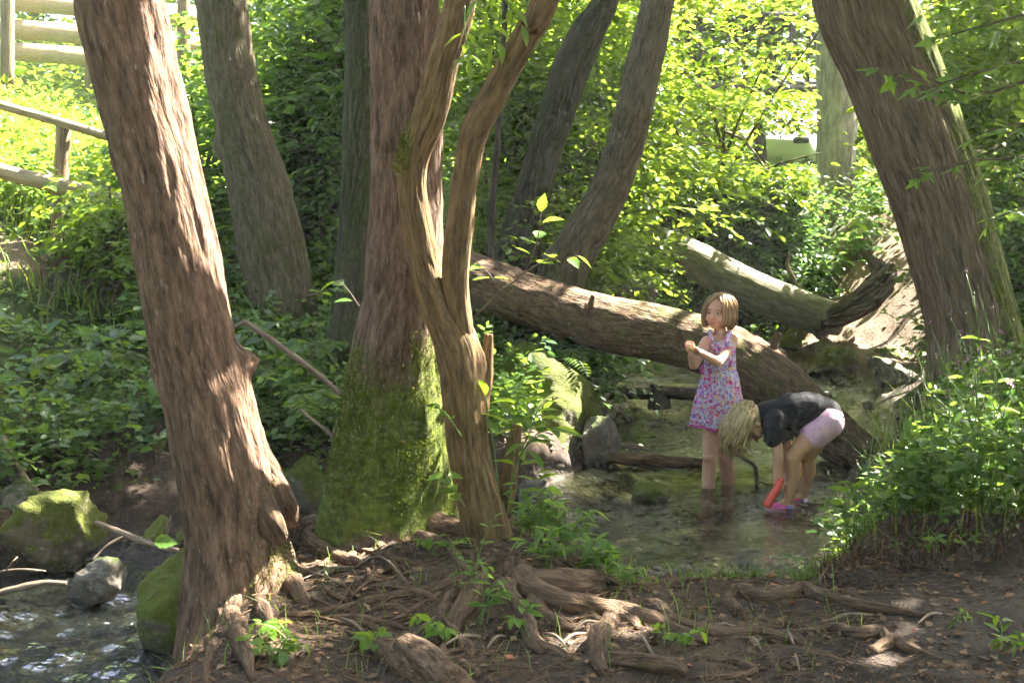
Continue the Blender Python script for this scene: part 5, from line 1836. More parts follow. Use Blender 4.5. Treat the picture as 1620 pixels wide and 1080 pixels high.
B_ = px_box
leafy('hazel_shrub', 'leafy hazel shrub filling the gap between the grey leaning tree and the mossy trunk', 'shrub', B_(60, 470, 600, -60, 420, 9.3, 11.2), 1300, (.22, .25, .18), 'leaf_mid', .10, .45, base=P(520, 500, 9.8)[:2])
leafy('hazel_shrub', 'leafy shrub between the sunlit trunk and the grey leaning tree', 'shrub', B_(40, 250, 380, 60, 470, 9.8, 11.5), 900, (.22, .25, .18), 'leaf_mid', .09, .45, base=P(330, 470, 10.4)[:2])
leafy('beech_tree', 'sunny beech sprays behind the fork of the crooked tan tree', 'tree', B_(50, 690, 900, -80, 330, 11.5, 14), 1500, (.3, .35, .12), 'leaf_bright', .10, .55, base=P(760, 430, 12.5)[:2], sf=.4)
leafy('beech_tree', 'bright layered beech sprays hanging in front of the footbridge', 'tree', B_(90, 960, 1330, -80, 330, 12.5, 16.5), 2200, (.35, .4, .09), 'leaf_bright', .105, .6, base=P(1120, 400, 14.5)[:2], sf=.5)
leafy('beech_tree', 'loose sunny sprays between the dark leaning trunk and the slim grey tree', 'tree', B_(40, 860, 1060, -60, 360, 11, 14.5), 900, (.3, .35, .12), 'leaf_bright', .10, .5, base=P(960, 430, 13)[:2], sf=.4)
leafy('elder_shrub', 'dense glossy shrub above the pale fallen trunk', 'shrub', B_(50, 980, 1230, 290, 430, 13.8, 16), 1500, (.25, .3, .12), 'leaf_mid', .10, .42, base=P(1110, 450, 14.8)[:2], sf=.3)
leafy('elder_shrub', 'bluish-green shrub left of the bare sunny path', 'shrub', B_(55, 1195, 1400, 290, 470, 13.6, 16), 1700, (.22, .3, .12), 'leaf_blue', .10, .42, base=P(1300, 470, 14.5)[:2])
leafy('elder_shrub', 'low bright green shrub on the bank behind the left end of the fallen log', 'shrub', B_(30, 760, 980, 330, 440, 10.2, 12.5), 900, (.2, .3, .12), 'leaf_bright', .08, .35, base=P(870, 450, 11)[:2], sf=.3)
leafy('ivy_bush', 'ivy bush draping the bank under the fallen log', 'shrub', B_(26, 790, 960, 490, 610, 8.3, 9.3), 700, (.12, .12, .08), 'leaf_blue', .07, .28, base=P(880, 640, 8.7)[:2], droop=.6, bark_m='bark_dark', stem_r=.03)
leafy('maple_shrub', 'leafy maple growth behind the big leaning tree at the upper right', 'shrub', B_(60, 1480, 1660, -60, 330, 10.5, 13.5), 1500, (.3, .35, .12), 'leaf_bright', .11, .5, base=P(1640, 420, 12.5)[:2], sf=.3)
leafy('maple_shrub', 'green bush low behind the foot of the big leaning tree', 'shrub', B_(30, 1540, 1680, 300, 470, 9.5, 11.5), 700, (.2, .25, .12), 'leaf_mid', .10, .42, base=P(1630, 520, 10.3)[:2])
leafy('hazel_shrub', 'dark shaded shrub at the foot of the grey leaning tree', 'shrub', B_(26, 380, 560, 540, 680, 6.9, 7.9), 420, (.15, .2, .12), 'leaf_herb', .07, .32, base=P(500, 690, 7.5)[:2], stem_r=.03)
leafy('hazel_shrub', 'fresh yellow-green shrub peeping out beside the middle of the sunlit trunk', 'shrub', B_(12, 120, 240, 300, 420, 8.3, 8.9), 220, (.12, .15, .08), 'leaf_bright', .07, .28, base=P(190, 470, 8.6)[:2], stem_r=.02)
leafy('twiggy_shrub', 'small sunlit twiggy bush by the dirt path end, left of the sunlit trunk', 'shrub', B_(10, 95, 210, 350, 440, 8.9, 9.3), 130, (.12, .12, .07), 'leaf_bright', .05, .22, base=P(150, 450, 9.1)[:2], stem_r=.015)
c = scatter(420, -4.6, -.6, 6.2, 9.6, lambda x, y, d, s: (s < 0) * (d > .3) * (1 - path_mask(x, y)) * .9)
hh = rng.uniform(.05, .3, len(c))
V, F, A = sprays(c + np.stack([0 * hh, 0 * hh, hh], 1), .3, 5, .12, .35, pitch=.5, pj=.4, jit=.5, keepfn=low_by_path)
stuff('undergrowth', 'broad-leaved plants scattered over the left bank herbs', V, F, A, M['leaf_blue'])
c = scatter(260, -4.6, -.6, 6.1, 9.2, lambda x, y, d, s: (s < 0) * (d > .15))
stuff('dead_stems', 'pale dry stems sticking out of the left bank growth', *blades(c, rng.uniform(.25, .6, len(c)), .003, .9), M['litter'])
# far wood: single trees one behind the other
far = [(-900, 26), (-620, 24), (-420, 30), (-180, 24), (60, 27), (260, 23), (420, 28), (560, 21), (690, 25), (800, 20), (905, 24), (1010, 21.5), (1110, 26), (1210, 22.5), (1330, 29), (1430, 21), (1540, 25), (1640, 20), (1780, 23), (1950, 27)]
nm = ['dense dark green', 'pale yellow-green', 'tall mid green', 'wide bright green']
where = ['far left beyond the frame edge', 'far left on the hill crest', 'left behind the plank fence', 'behind the plank fence corner', 'above the plank fence', 'behind the sunlit trunk', 'behind the grey leaning tree', 'left of the mossy trunk', 'behind the mossy trunk', 'behind the tan fork',
         'behind the dark leaning trunk', 'behind the slim grey tree', 'left of the footbridge', 'behind the footbridge middle', 'behind the pale far trunk', 'behind the big leaning tree', 'upper right behind the maple leaves', 'at the right edge of the wood', 'beyond the right frame edge', 'far right on the slope']
for q, (u, Y) in enumerate(far):
    x = (u - CX) / FPX * Y
    zb = hz(x, Y)
    c = in_ell(60, (x, Y, max(zb, 0) + 4.2), (2.6, 2.0, 3.6))
    leafy('wood_tree', f'{nm[q % 4]} tree of the far wood, {where[q]}', 'tree', c, 950 if -100 < u < 1700 else 350, (.5, .5, .25), ['leaf_mid', 'leaf_bright'][q % 2], .17, .8, 9, base=(x, Y), twigs=False, tmpl=RHOMB, group='trees of the far wood', cull=True, sf=.4, stem_r=.14)
for q, (x, y) in enumerate([(-8.5, -3), (-2, -6), (3, -5.5), (7, -2), (7.5, 3)]):  # unseen trees added around the camera to shut out sky light
    c = in_ell(40, (x, y, 6.0), (3.2, 3.2, 3.6))
    leafy('wood_tree', ['leafy tree behind the photographer to the left', 'leafy tree straight behind the photographer', 'leafy tree behind the photographer to the right', 'leafy tree right of the photographer', 'leafy tree right of the maple'][q] + ', unseen, added to block sky light', 'tree', c, 520, (.6, .6, .4), 'leaf_canopy', .30, 1.0, 8, base=(x, y), tmpl=RHOMB, cull=True, stem_r=.16)

# left bank herbs
c = scatter(10000, -5.2, .3, 5.6, 10.3, lambda x, y, d, s: (s < 0) * (d > .18) * (1 - .95 * path_mask(x, y)) * ss(.22, .7, patchy(x, y, 1.7)) * np.clip(1.5 - .12 * (y - 6), .2, 1))
hh = rng.uniform(.0, .32, len(c))
V, F, A = sprays(c + np.stack([0 * hh, 0 * hh, hh], 1), .26, 7, .062, .3, pitch=.5, pj=.45, jit=.45, keepfn=low_by_path)
stuff('undergrowth', 'low leafy herbs and nettles covering the shaded left bank', V, F, A, M['leaf_herb'])
c = scatter(6500, -8.5, -.5, 9.3, 17, lambda x, y, d, s: (s < 0) * (1 - path_mask(x, y)) * .9)
hh = rng.uniform(.05, .45, len(c))
V, F, A = sprays(c + np.stack([0 * hh, 0 * hh, hh], 1), .4, 7, .085, .3, pitch=.6, pj=.4, jit=.45, tmpl=RHOMB)
stuff('undergrowth', 'sunny nettles and tall weeds on the hill below the plank fence', V, F, A, M['leaf_bright'])
c = scatter(26000, -8, 0, 8.2, 15, lambda x, y, d, s: (s < 0) * (1 - .97 * path_mask(x, y)) * .8)
stuff('grass', 'long grass on the left slope around the handrail', *blades(c, rng.uniform(.12, .4, len(c)), .006, .7), M['grass'])
# right bank and far right
c = scatter(5200, 1.2, 5.5, 4.72, 9.6, lambda x, y, d, s: (s > 0) * (d > .12) * ss(.25, .7, patchy(x, y, 2.4)) * np.where(y < 5.0, .75, 1) * ss(1.25, 1.5, x))
hh = rng.uniform(0, .35, len(c))
V, F, A = sprays(c + np.stack([0 * hh, 0 * hh, hh], 1), .24, 7, .055, .25, pitch=.6, pj=.4, jit=.45, keepfn=bank_line)
stuff('undergrowth', 'leafy herbs filling the right bank among the flowering plants', V, F, A, M['leaf_herb'])
c = scatter(1500, 1.3, 5.0, 4.8, 9.0, lambda x, y, d, s: (s > 0) * (d > .1) * ss(1.3, 1.6, x) * .9)
hh = rng.uniform(.05, .3, len(c))
V, F, A = sprays(c + np.stack([0 * hh, 0 * hh, hh], 1), .3, 6, .10, .3, pitch=.7, pj=.3, jit=.5, tmpl=(OVAL[0] * [1, .62, 1], OVAL[1]), keepfn=bank_line)
stuff('undergrowth', 'narrow-leaved willowherb stems standing among the right bank herbs', V, F, A, M['leaf_mid'])
c = scatter(1000, 1.45, 4.6, 4.9, 8.2, lambda x, y, d, s: (s > 0) * (d > .1) * ss(1.3, 1.6, x))
stuff('grass', 'tall wispy grass stalks rising above the right bank herbs', *blades(c, rng.uniform(.3, .8, len(c)), .0022, .5), M['grass'])
c = scatter(5000, 1.3, 5.0, 4.7, 9.0, lambda x, y, d, s: (s > 0) * (d > .1) * ss(1.3, 1.6, x) * np.where(y < 5.1, .8, .6))
stuff('grass', 'thin grass blades growing through the herbs on the right bank', *blades(c, rng.uniform(.08, .28, len(c)), .004, .9), M['grass'])
# beyond the pool
c = scatter(11000, -2.5, 8, 9.8, 19, lambda x, y, d, s: (d > .45) * (1 - path_mask(x, y)) * ss(.2, .6, patchy(x, y, .8)) * .9)
hh = rng.uniform(0, .4, len(c))
V, F, A = sprays(c + np.stack([0 * hh, 0 * hh, hh], 1), .36, 7, .085, .25, pitch=.4, pj=.4, jit=.4, tmpl=RHOMB, keepfn=thin)
stuff('undergrowth', 'green ground plants of the wood floor beyond the pool', V, F, A, M['leaf_mid'])
c = scatter(8000, -12, 14, 17, 36, lambda x, y, d, s: 1.0 + 0 * x)
hh = rng.uniform(0, 1.0, len(c))
V, F, A = sprays(c + np.stack([0 * hh, 0 * hh, hh], 1), .7, 6, .2, .2, pitch=.4, pj=.4, jit=.4, tmpl=RHOMB, stems=False, keepfn=thin)
stuff('undergrowth', 'far bushes closing the view on the wood floor', V, F, A, M['leaf_bright'])
# bright grass at the near pool edge, sparse grass under the forked tree
c1 = px_box(700, 1080, 1290, 900, 935, 4.7, 5.0)
c2 = px_box(500, 820, 1010, 880, 930, 4.9, 5.5)
c = np.concatenate([c1, c2])
c[:, 2] = height(c[:, 0], c[:, 1])
stuff('grass', 'fresh green grass tuft at the near edge of the pool', *blades(c, rng.uniform(.04, .11, len(c)), .0025, 1.1), M['grass'])
c = scatter(900, -1.2, 1.2, 3.6, 5.3, lambda x, y, d, s: (s > 0) * (d > .1) * .5)
stuff('grass', 'thin dry grass blades among the roots', *blades(c, rng.uniform(.04, .14, len(c)), .002, 1.0), M['grass'])
c = scatter(2600, 1.2, 3.6, 4.45, 5.1, lambda x, y, d, s: (s > 0) * np.exp(-((y - 4.78) / .16) ** 2))
stuff('grass', 'dry brown grass and rootlets hanging over the earthy edge of the flower bank', *blades(c + [0, 0, .01], rng.uniform(.06, .22, len(c)), .0022, 1.5, az=rng.normal(-1.6, .7, len(c))), M['litter'])
# dead leaves and needles on the near bank and the path
c = scatter(7000, -1.6, 3.2, 3.2, 5.6, lambda x, y, d, s: (s > 0) * (d > .05) * .85)
n = len(c)
stuff('leaf_litter', 'dead leaf scraps and bark bits strewn over the root mat', *leaves(c + [0, 0, .006], nrm(rng.normal(size=(n, 3)) * [1, 1, .15]), np.array([0, 0, 1]) + rng.normal(0, .35, (n, 3)), rng.uniform(.012, .045, n), RHOMB), M['litter'])
n = 5200
c = scatter(n, -1.6, 2.4, 3.2, 5.5, lambda x, y, d, s: (s > 0) * (d > .03) * ss(2.2, .6, x))
n = len(c)
az = rng.uniform(0, 6.3, n)
ln = rng.uniform(.03, .13, n)
e = c + np.stack([np.cos(az) * ln, np.sin(az) * ln, np.zeros(n)], 1)
e[:, 2] = height(e[:, 0], e[:, 1])
stuff('leaf_litter', 'fine rootlets, needles and twig crumbs between the roots', *ribbons(c + [0, 0, .006], e + [0, 0, .008 + .0], .0016, .7), M['litter'])
c = scatter(1300, 2.5, 7, 11, 17, lambda x, y, d, s: path_mask(x, y) * .8)
n = len(c)
stuff('leaf_litter', 'brown dead leaves along the sunny path', *leaves(c + [0, 0, .008], nrm(rng.normal(size=(n, 3)) * [1, 1, .15]), np.array([0, 0, 1]) + rng.normal(0, .35, (n, 3)), rng.uniform(.015, .045, n), RHOMB), M['litter'])

# moss fuzz on the mossy trunk, the boulders and the big tree
def fuzz(root, V, weight, n, h, name='moss'):
    w = np.clip(weight, 0, None)
    if w.sum() <= 0:
        return
    k = rng.choice(len(V), n, p=w / w.sum())
    c = V[k] + rng.normal(0, .006, (n, 3))
    cen = np.stack([np.interp(c[:, 2], np.sort(V[::50, 2]), V[::50][np.argsort(V[::50, 2])][:, q]) for q in (0, 1)], 1)
    out = nrm(np.column_stack([c[:, :2] - cen, np.full(n, .02)]))
    f = nrm(out + rng.normal(0, .5, (n, 3)) + [0, 0, -.25])
    s_ = leaves(c, f, out + rng.normal(0, .6, (n, 3)), rng.uniform(.5, 1.2, n) * h, LANCE)
    part(root, name, *s_[:2], M['moss_fuzz'], False, s_[2], stuff=True)


VB = TREES['B']['V']
mw = ss(1.4, .85, VB[:, 2]) * ss(.3, .5, VB[:, 2] + .5 * np.abs(VB[:, 0] + .52)) * ss(.3, .7, .5 + .5 * fbm(VB * 5, 44, 4)) * (VB[:, 1] < 5.4)
fuzz(tB, VB, mw ** 2, 16000, .012)
VA = TREES['A']['V']
fuzz(tA, VA, ss(.8, .4, VA[:, 2]) * ss(-1.0, -.85, VA[:, 0]) * ss(.4, .6, .5 + .5 * fbm(VA * 7, 45, 4)), 5000, .014)
VC = TREES['C']['V']
fuzz(tC, VC, ss(.6, .3, VC[:, 2]) * ss(-.06, .02, VC[:, 0]) * ss(.4, .6, .5 + .5 * fbm(VC * 7, 46, 4)) + 1.5 * np.exp(-((VC[:, 2] - 1.93) / .08) ** 2) * ss(-.37, -.43, VC[:, 0]), 3500, .013)

# ------------------------------------------------------------------ plants with separate leaves
def oval_leaf_mesh(name, w=.30, serr=.0, seed=0):
    """leaf blade of unit length along x, curved and folded"""
    n = 10
    x = np.linspace(0, 1, n)
    half = w * np.sin(np.pi * x ** .85) * (1 - .25 * x)
    V, F = [], []
    for q in range(n):
        e = serr * (1 if q % 2 else -1)
        V += [(x[q], -half[q] * (1 + e), .10 * half[q] / w - .12 * x[q] ** 2), (x[q], 0, -.12 * x[q] ** 2), (x[q], half[q] * (1 + e), .10 * half[q] / w - .12 * x[q] ** 2)]
    for q in range(n - 1):
        a = q * 3
        F += [(a, a + 3, a + 4, a + 1), (a + 1, a + 4, a + 5, a + 2)]
    return np.array(V), np.array(F)


def maple_leaf_mesh():
    ang, rad = [], []
    lobes = [(-2.25, .42), (-1.15, .72), (0, 1.0), (1.15, .72), (2.25, .42)]
    pts = [(math.pi + .35, .06)]
    for k, (a, r) in enumerate(lobes):
        pts += [(a - .36, r * .58), (a - .2, r * .66), (a - .12, r * .84), (a, r), (a + .12, r * .84), (a + .2, r * .66), (a + .36, r * .58)]
        if k < 4:
            pts += [((a + lobes[k + 1][0]) / 2, .36)]
    pts += [(math.pi - .35, .06)]
    V = [(0, 0, 0)] + [(r * math.cos(a) * .62 + .22, r * math.sin(a) * .62, .05 * math.cos(2 * a) - .08 * r * r) for a, r in pts]
    F = [(0, q, q + 1) for q in range(1, len(pts))]
    return np.array(V), np.array(F)


LM = {}
for key, (V, F), mt in (('oval', oval_leaf_mesh('l', .30, .0), 'big_leaf'), ('serr', oval_leaf_mesh('l', .33, .10), 'big_leaf'), ('lance', oval_leaf_mesh('l', .19, .06), 'big_leaf'), ('maple', maple_leaf_mesh(), 'maple_leaf'), ('herb', oval_leaf_mesh('l', .22, .08), 'maple_leaf')):
    LM[key] = make_mesh('leaf', V, F, M[mt], False)


def add_leaf(root, key, pos, fwd, nor, size, name='leaf'):
    f = nrm(np.asarray(fwd, float))
    s_ = nrm(np.cross(nor, f))
    w = np.cross(f, s_)
    o = bpy.data.objects.new(name, LM[key])
    COL.objects.link(o)
    o.parent = root
    m = Matrix.Identity(4)
    for r in range(3):
        m[r][0], m[r][1], m[r][2] = f[r] * size, s_[r] * size, w[r] * size
        m[r][3] = pos[r] - root.location[r]
    o.matrix_local = m
    return o


def shoot(root, pts, r0, nleaf, size, key='oval', start=.2, pairs=True, mat='stem', hang=.25, jit=.25, tip=True):
    """a stem with leaves in pairs; every leaf its own part"""
    q = spline(np.asarray(pts, float), 24)
    V, F, A = tube(np.asarray(pts, float), [r0, r0 * .8] + [r0 * .5] * (len(pts) - 2), 7, n=18)
    A['moss'] = np.zeros(len(V))
    part(root, 'stem', V, F, M[mat], True, A)
    for e in range(nleaf):
        t = start + (1 - start) * (e + .5) / nleaf
        k = min(22, int(t * 23))
        p = q[k]
        d = nrm(q[k + 1] - q[k])
        sd = nrm(np.cross(d, [0.2, .1, 1.0]) if abs(d[2]) < .8 else np.array([math.cos(e * 1.571 + .4), math.sin(e * 1.571 + .4), 0]))
        for sg in ((-1, 1) if pairs else (1 if e % 2 else -1,)):
            f = sd * sg + d * .45 + np.random.default_rng(int(abs(p[0] * 1e4)) + e).normal(0, jit, 3) - np.array([0, 0, hang])
            nv = np.array([0, 0, 1.0]) + rng.normal(0, .3, 3)
            add_leaf(root, key, p + nrm(f) * size * .12, f, nv, size * rng.uniform(.75, 1.1))
    if tip:
        add_leaf(root, key, q[-1], q[-1] - q[-2] + np.array([0, 0, -.01]), np.array([0, .2, 1.0]) + rng.normal(0, .2, 3), size * .85)


def plantlet(name, label, cat, shoots, base, group=None):
    root = thing(name, label, cat, base, group)
    for s_ in shoots:
        shoot(root, *s_[:4], **s_[4])
    return root


# elder shoots right of the forked stem
plantlet('elder_shoot', 'bright yellow-green elder shoots growing beside the forked tree above the water', 'plant', [
    (pxl([(790, 800, 5.0), (782, 720, 5.0), (772, 655, 4.98), (768, 625, 4.95)]), .006, 3, .14, dict(key='lance', start=.55)),
    (pxl([(800, 820, 5.0), (815, 740, 4.98), (845, 690, 4.95), (880, 676, 4.92)]), .006, 4, .14, dict(key='lance', start=.45)),
    (pxl([(805, 700, 4.98), (812, 660, 4.95), (820, 632, 4.92)]), .004, 3, .12, dict(key='lance', start=.3)),
    (pxl([(800, 730, 4.98), (830, 700, 4.93), (850, 650, 4.9)]), .004, 3, .12, dict(key='lance', start=.4))], P(795, 815, 5.0))
plantlet('elder_shoot', 'small leafy shoots on the left side of the forked stem', 'plant', [
    (pxl([(730, 690, 4.85), (710, 660, 4.82), (690, 640, 4.8)]), .004, 2, .08, dict(key='oval', start=.4)),
    (pxl([(735, 800, 4.85), (715, 770, 4.8), (700, 745, 4.78)]), .004, 3, .09, dict(key='oval', start=.3))], P(735, 720, 4.85))
plantlet('hazel_shoot', 'arching hazel twig with round leaves in front of the left end of the fallen log', 'plant', [
    (pxl([(752, 500, 5.6), (790, 462, 5.6), (830, 430, 5.6), (850, 380, 5.6), (856, 335, 5.6)]), .005, 3, .10, dict(key='serr', start=.62, pairs=False, mat='stem_brown')),
    (pxl([(830, 432, 5.6), (862, 412, 5.58), (890, 408, 5.56), (915, 405, 5.55)]), .003, 3, .10, dict(key='serr', start=.2, mat='stem_brown')),
    (pxl([(790, 462, 5.6), (775, 435, 5.6), (755, 415, 5.6)]), .003, 2, .09, dict(key='serr', start=.3, mat='stem_brown'))], P(752, 500, 5.6))
plantlet('hazel_shoot', 'few round sunlit leaves hanging left of the mossy trunk', 'plant', [
    (pxl([(590, 520, 5.6), (565, 480, 5.6), (545, 452, 5.6), (530, 445, 5.6)]), .004, 2, .10, dict(key='serr', start=.4, pairs=False, mat='stem_brown')),
    (pxl([(480, 470, 6.4), (510, 462, 6.3), (540, 452, 6.2)]), .004, 2, .08, dict(key='serr', start=.3, mat='stem_brown'))], P(590, 520, 5.6))
plantlet('ash_spray', 'glowing narrow leaves hanging at the top between the two tan stems', 'plant', [
    (pxl([(745, -60, 4.7), (760, -10, 4.7), (775, 30, 4.7), (790, 75, 4.7)]), .004, 4, .10, dict(key='lance', start=.35)),
    (pxl([(760, -50, 4.65), (795, -5, 4.65), (825, 40, 4.65)]), .004, 3, .10, dict(key='lance', start=.4)),
    (pxl([(735, 10, 4.75), (735, 50, 4.75), (742, 95, 4.75)]), .003, 3, .09, dict(key='lance', start=.4))], P(745, -60, 4.7))
single_leaf = thing('fallen_leaf', 'single glowing yellow-green leaf caught on the stick left of the sunlit trunk', 'leaf', P(258, 868, 5.0))
add_leaf(single_leaf, 'serr', P(243, 856, 5.0), np.array([1, .0, -.05]), np.array([.1, -.9, .6]), .10, 'leaf_blade')
# maple sprays of the right-hand maple, every leaf a part
def maple_spray(pts, n, size):
    q = spline(np.asarray(pts[1:], float), 24)
    V, F, A = tube(np.asarray(pts, float), np.linspace(.012, .003, len(pts)), 8, .04, seed=161)
    A['moss'] = np.zeros(len(V))
    part(tM, 'branch', V, F, M['bark_grey'], True, A)
    for e in range(n):
        t = .12 + .88 * (e + .5) / n
        k = min(22, int(t * 23))
        d = nrm(q[k + 1] - q[k])
        s_ = nrm(np.cross(d, [0, 0, 1])) * (1 if e % 2 else -1)
        f = d * .6 + s_ * rng.uniform(.3, 1) + rng.normal(0, .25, 3) - np.array([0, 0, .35])
        p = q[k] + nrm(f) * rng.uniform(.04, .09)
        add_leaf(tM, 'maple', p, f, np.array([0, 0, 1.0]) + rng.normal(0, .35, 3) + np.array([0, -.25, 0]), size * rng.uniform(.7, 1.15))


for pts, n, sz_ in (([(1760, 90, 6.6), (1620, 130, 6.3), (1540, 150, 6.1), (1470, 125, 5.9), (1385, 105, 5.8)], 26, .15),
                    ([(1700, 60, 6.6), (1600, 100, 6.3), (1530, 120, 6.1), (1465, 140, 6.0)], 20, .15),
                    ([(1720, 20, 6.4), (1640, 20, 6.2), (1560, 40, 6.0), (1490, 60, 5.9)], 22, .15),
                    ([(1760, 250, 6.6), (1680, 240, 6.4), (1600, 250, 6.2), (1530, 255, 6.1), (1455, 275, 6.0)], 18, .14),
                    ([(1740, 180, 6.6), (1660, 190, 6.4), (1590, 200, 6.2), (1545, 215, 6.2)], 14, .14),
                    ([(1700, -60, 6.2), (1620, -30, 6.0), (1540, -10, 5.9), (1470, 5, 5.8)], 16, .15),
                    ([(1740, 330, 6.6), (1680, 320, 6.5), (1620, 330, 6.4), (1560, 350, 6.4)], 14, .13)):
    maple_spray(np.vstack([[TREES['M']['pts'][3] - [0, 0, .6 if pts[0][1] > 100 else 0]], pxl(pts)]), n, sz_)

# flowering campion on the right bank: a few prototypes, then copies
def campion(h, seed, flower):
    r = np.random.default_rng(seed)
    root = thing('campion_plant', 'x', 'plant', (0, 0, 0))
    lean = r.normal(0, .10, 2)
    pts = np.array([(0, 0, 0), (lean[0] * .3, lean[1] * .3, h * .4), (lean[0] * .8, lean[1] * .8, h * .75), (lean[0] * 1.4, lean[1] * 1.4, h)])
    q = spline(pts, 24)
    st = [tube(pts, [.0045, .004, .003, .002], 6, n=14)]
    tips = []
    for e in range(3):
        k = 14 + e * 3
        az = r.uniform(0, 6.3)
        t = q[k] + np.array([math.cos(az) * .10, math.sin(az) * .10, .10 + .05 * e])
        st.append(tube(np.array([q[k], (q[k] + t) / 2 + [0, 0, .01], t]), [.002, .0016, .0012], 5, n=6))
        tips.append(t)
    tips.append(q[-1])
    V, F, A = join(st)
    part(root, 'stem', V, F, M['stem'])
    for e in range(6):
        k = int(2 + e * 3)
        az = e * 1.571 + r.uniform(-.3, .3)
        for s_ in (0, math.pi):
            d = np.array([math.cos(az + s_), math.sin(az + s_), r.uniform(-.15, .35)])
            add_leaf(root, 'herb', q[k], d, np.array([0, 0, 1.0]) + r.normal(0, .25, 3), (.13 - .011 * e) * r.uniform(.8, 1.2))
    for t in tips:
        V, F, _ = tube(np.array([t - [0, 0, .004], t + [0, 0, .006], t + [0, 0, .014]]), [.002, .005, .003], 8, n=6)
        part(root, 'calyx', V, F, M['bract'])
    if flower:
        for t in tips[:flower]:
            az0 = r.uniform(0, 6)
            Vs, Fs = [], []
            c0 = t + [0, 0, .014]
            for e in range(5):
                a = az0 + e * 1.2566
                for (rr_, da, zz) in ((.002, 0, 0), (.009, -.35, .003), (.0145, -.28, .003), (.0115, 0, .004), (.0145, .28, .003), (.009, .35, .003)):
                    Vs.append(c0 + np.array([rr_ * math.cos(a + da), rr_ * math.sin(a + da), zz]))
                b_ = e * 6
                Fs += [(b_, b_ + 1, b_ + 2, b_ + 3), (b_, b_ + 3, b_ + 4, b_ + 5)]
            Vs = np.array(Vs)
            ax = nrm(np.array([r.normal(0, .5), -.8, .6]))
            R_ = frame(ax, (1, 0, .2))
            Vs = (Vs - c0) @ np.stack([R_[:, 1], R_[:, 2], R_[:, 0]], 1).T * 1.15 + c0
            part(root, 'flower', Vs, np.array(Fs), M['pink'], False)
    return root


def copy_tree(root, loc, rz, sc=1.0):
    c = root.copy()
    COL.objects.link(c)
    c.location = loc
    c.rotation_euler = (0, 0, rz)
    c.scale = (sc, sc, sc)
    for ch in root.children:
        d = ch.copy()
        COL.objects.link(d)
        d.parent = c
    return c


protos = [campion(.62, 1, 2), campion(.8, 2, 3), campion(.5, 3, 1), campion(.7, 4, 0), campion(.45, 5, 0)]
spots = [(1500, 640, 6.6, 1, 1.15, 'tall pink-flowered campion rising in front of the foot of the big leaning tree'), (1560, 620, 6.4, 1, 1.2, 'tall campion beside the right edge, its tip against the mossy trunk'),
         (1420, 690, 6.6, 0, 1.0, 'pink campion leaning over the riffle stones'), (1470, 700, 6.3, 0, 1.05, 'campion with paired pink blooms in the upper flower bank'),
         (1330, 800, 5.9, 2, .9, 'short campion right behind the bending girl'), (1375, 790, 5.8, 3, .85, 'flowerless leafy stem beside the bending girl'),
         (1540, 760, 5.6, 1, .95, 'campion with dark pink blooms in the middle of the flower bank'), (1600, 740, 5.5, 0, 1.1, 'pink campion at the right picture edge'),
         (1440, 800, 5.4, 3, .85, 'leafy stem in the thick of the flower bank'), (1490, 830, 5.2, 4, 1.0, 'low leafy herb above the earthy overhang'),
         (1350, 860, 5.2, 4, .9, 'low herb at the left tip of the flower bank'), (1400, 865, 5.1, 2, .8, 'small pink-budded herb at the front of the flower bank'),
         (1560, 850, 5.0, 3, .8, 'leafy stem at the front right of the flower bank'), (1610, 860, 5.0, 4, 1.0, 'low herb at the right edge beside the mud'),
         (1310, 845, 5.5, 4, .8, 'low herb at the waterline by the bending girl feet'), (1450, 750, 5.9, 3, 1.0, 'tall flowerless stem in the centre of the flower bank'),
         (1585, 680, 6.0, 3, 1.2, 'tall flowerless stem near the right picture edge'), (1520, 700, 6.1, 2, 1.3, 'campion with one pale bloom beside the tallest campion'), (1395, 730, 6.4, 4, 1.2, 'bushy herb overhanging the dark end of the fallen log'), (1620, 800, 5.2, 1, .8, 'campion cut by the right picture edge')]
fill = np.random.default_rng(9)
for q in range(34):
    spots.append((fill.uniform(1330, 1640), fill.uniform(640, 860), 0, int(fill.integers(2, 5)) if q % 4 else int(fill.integers(0, 2)), fill.uniform(.7, 1.1), ['leafy herb stem crowded in the flower bank on the right', 'leafy flowering herb crowded in the flower bank on the right'][q % 4 == 0]))
for (u, v, Y, k, sc_, lb) in spots:
    if Y == 0:
        Y = np.interp(v, [640, 860], [6.8, 5.0])
    x = P(u, v, Y)[0]
    zb = hz(x, Y) - .01
    ph = (.62, .8, .5, .7, .45)[k] + .1
    vmin = np.interp(u, [1250, 1290, 1330, 1380, 1440, 1490, 1540, 1620], [860, 815, 780, 745, 670, 550, 440, 410])
    sc_ = float(np.clip(min(sc_, (CAMZ - (vmin - 300) / FPX * Y - zb) / ph), .3, 1.3))
    o = copy_tree(protos[k], (x, Y, zb), random.uniform(0, 6.3), sc_)
    o['label'] = lb
    o['group'] = 'flowering plants of the right bank'
for p_ in protos:
    for ch in list(p_.children):
        bpy.data.objects.remove(ch)
    bpy.data.objects.remove(p_)

# leafy plants at the near pool edge and among the roots
def ground_plant(name, label, u, v, z, n, hgt, size, key, seed, spread=.08, group=None):
    r = np.random.default_rng(seed)
    b = G(u, v, z)
    b[2] = hz(b[0], b[1])
    sh = []
    for e in range(n):
        az, k = r.uniform(0, 6.3), r.uniform(.4, 1.0)
        tip = b + np.array([math.cos(az) * spread * 1.6 * k, math.sin(az) * spread * k, hgt * r.uniform(.6, 1.1)])
        sh.append((np.array([b + r.normal(0, .012, 3) * [1, 1, 0], (b + tip) / 2 + [0, 0, hgt * .15], tip]), .0028, int(r.integers(2, 4)), size, dict(key=key, start=.35, hang=.2)))
    return plantlet(name, label, 'plant', sh, b, group)


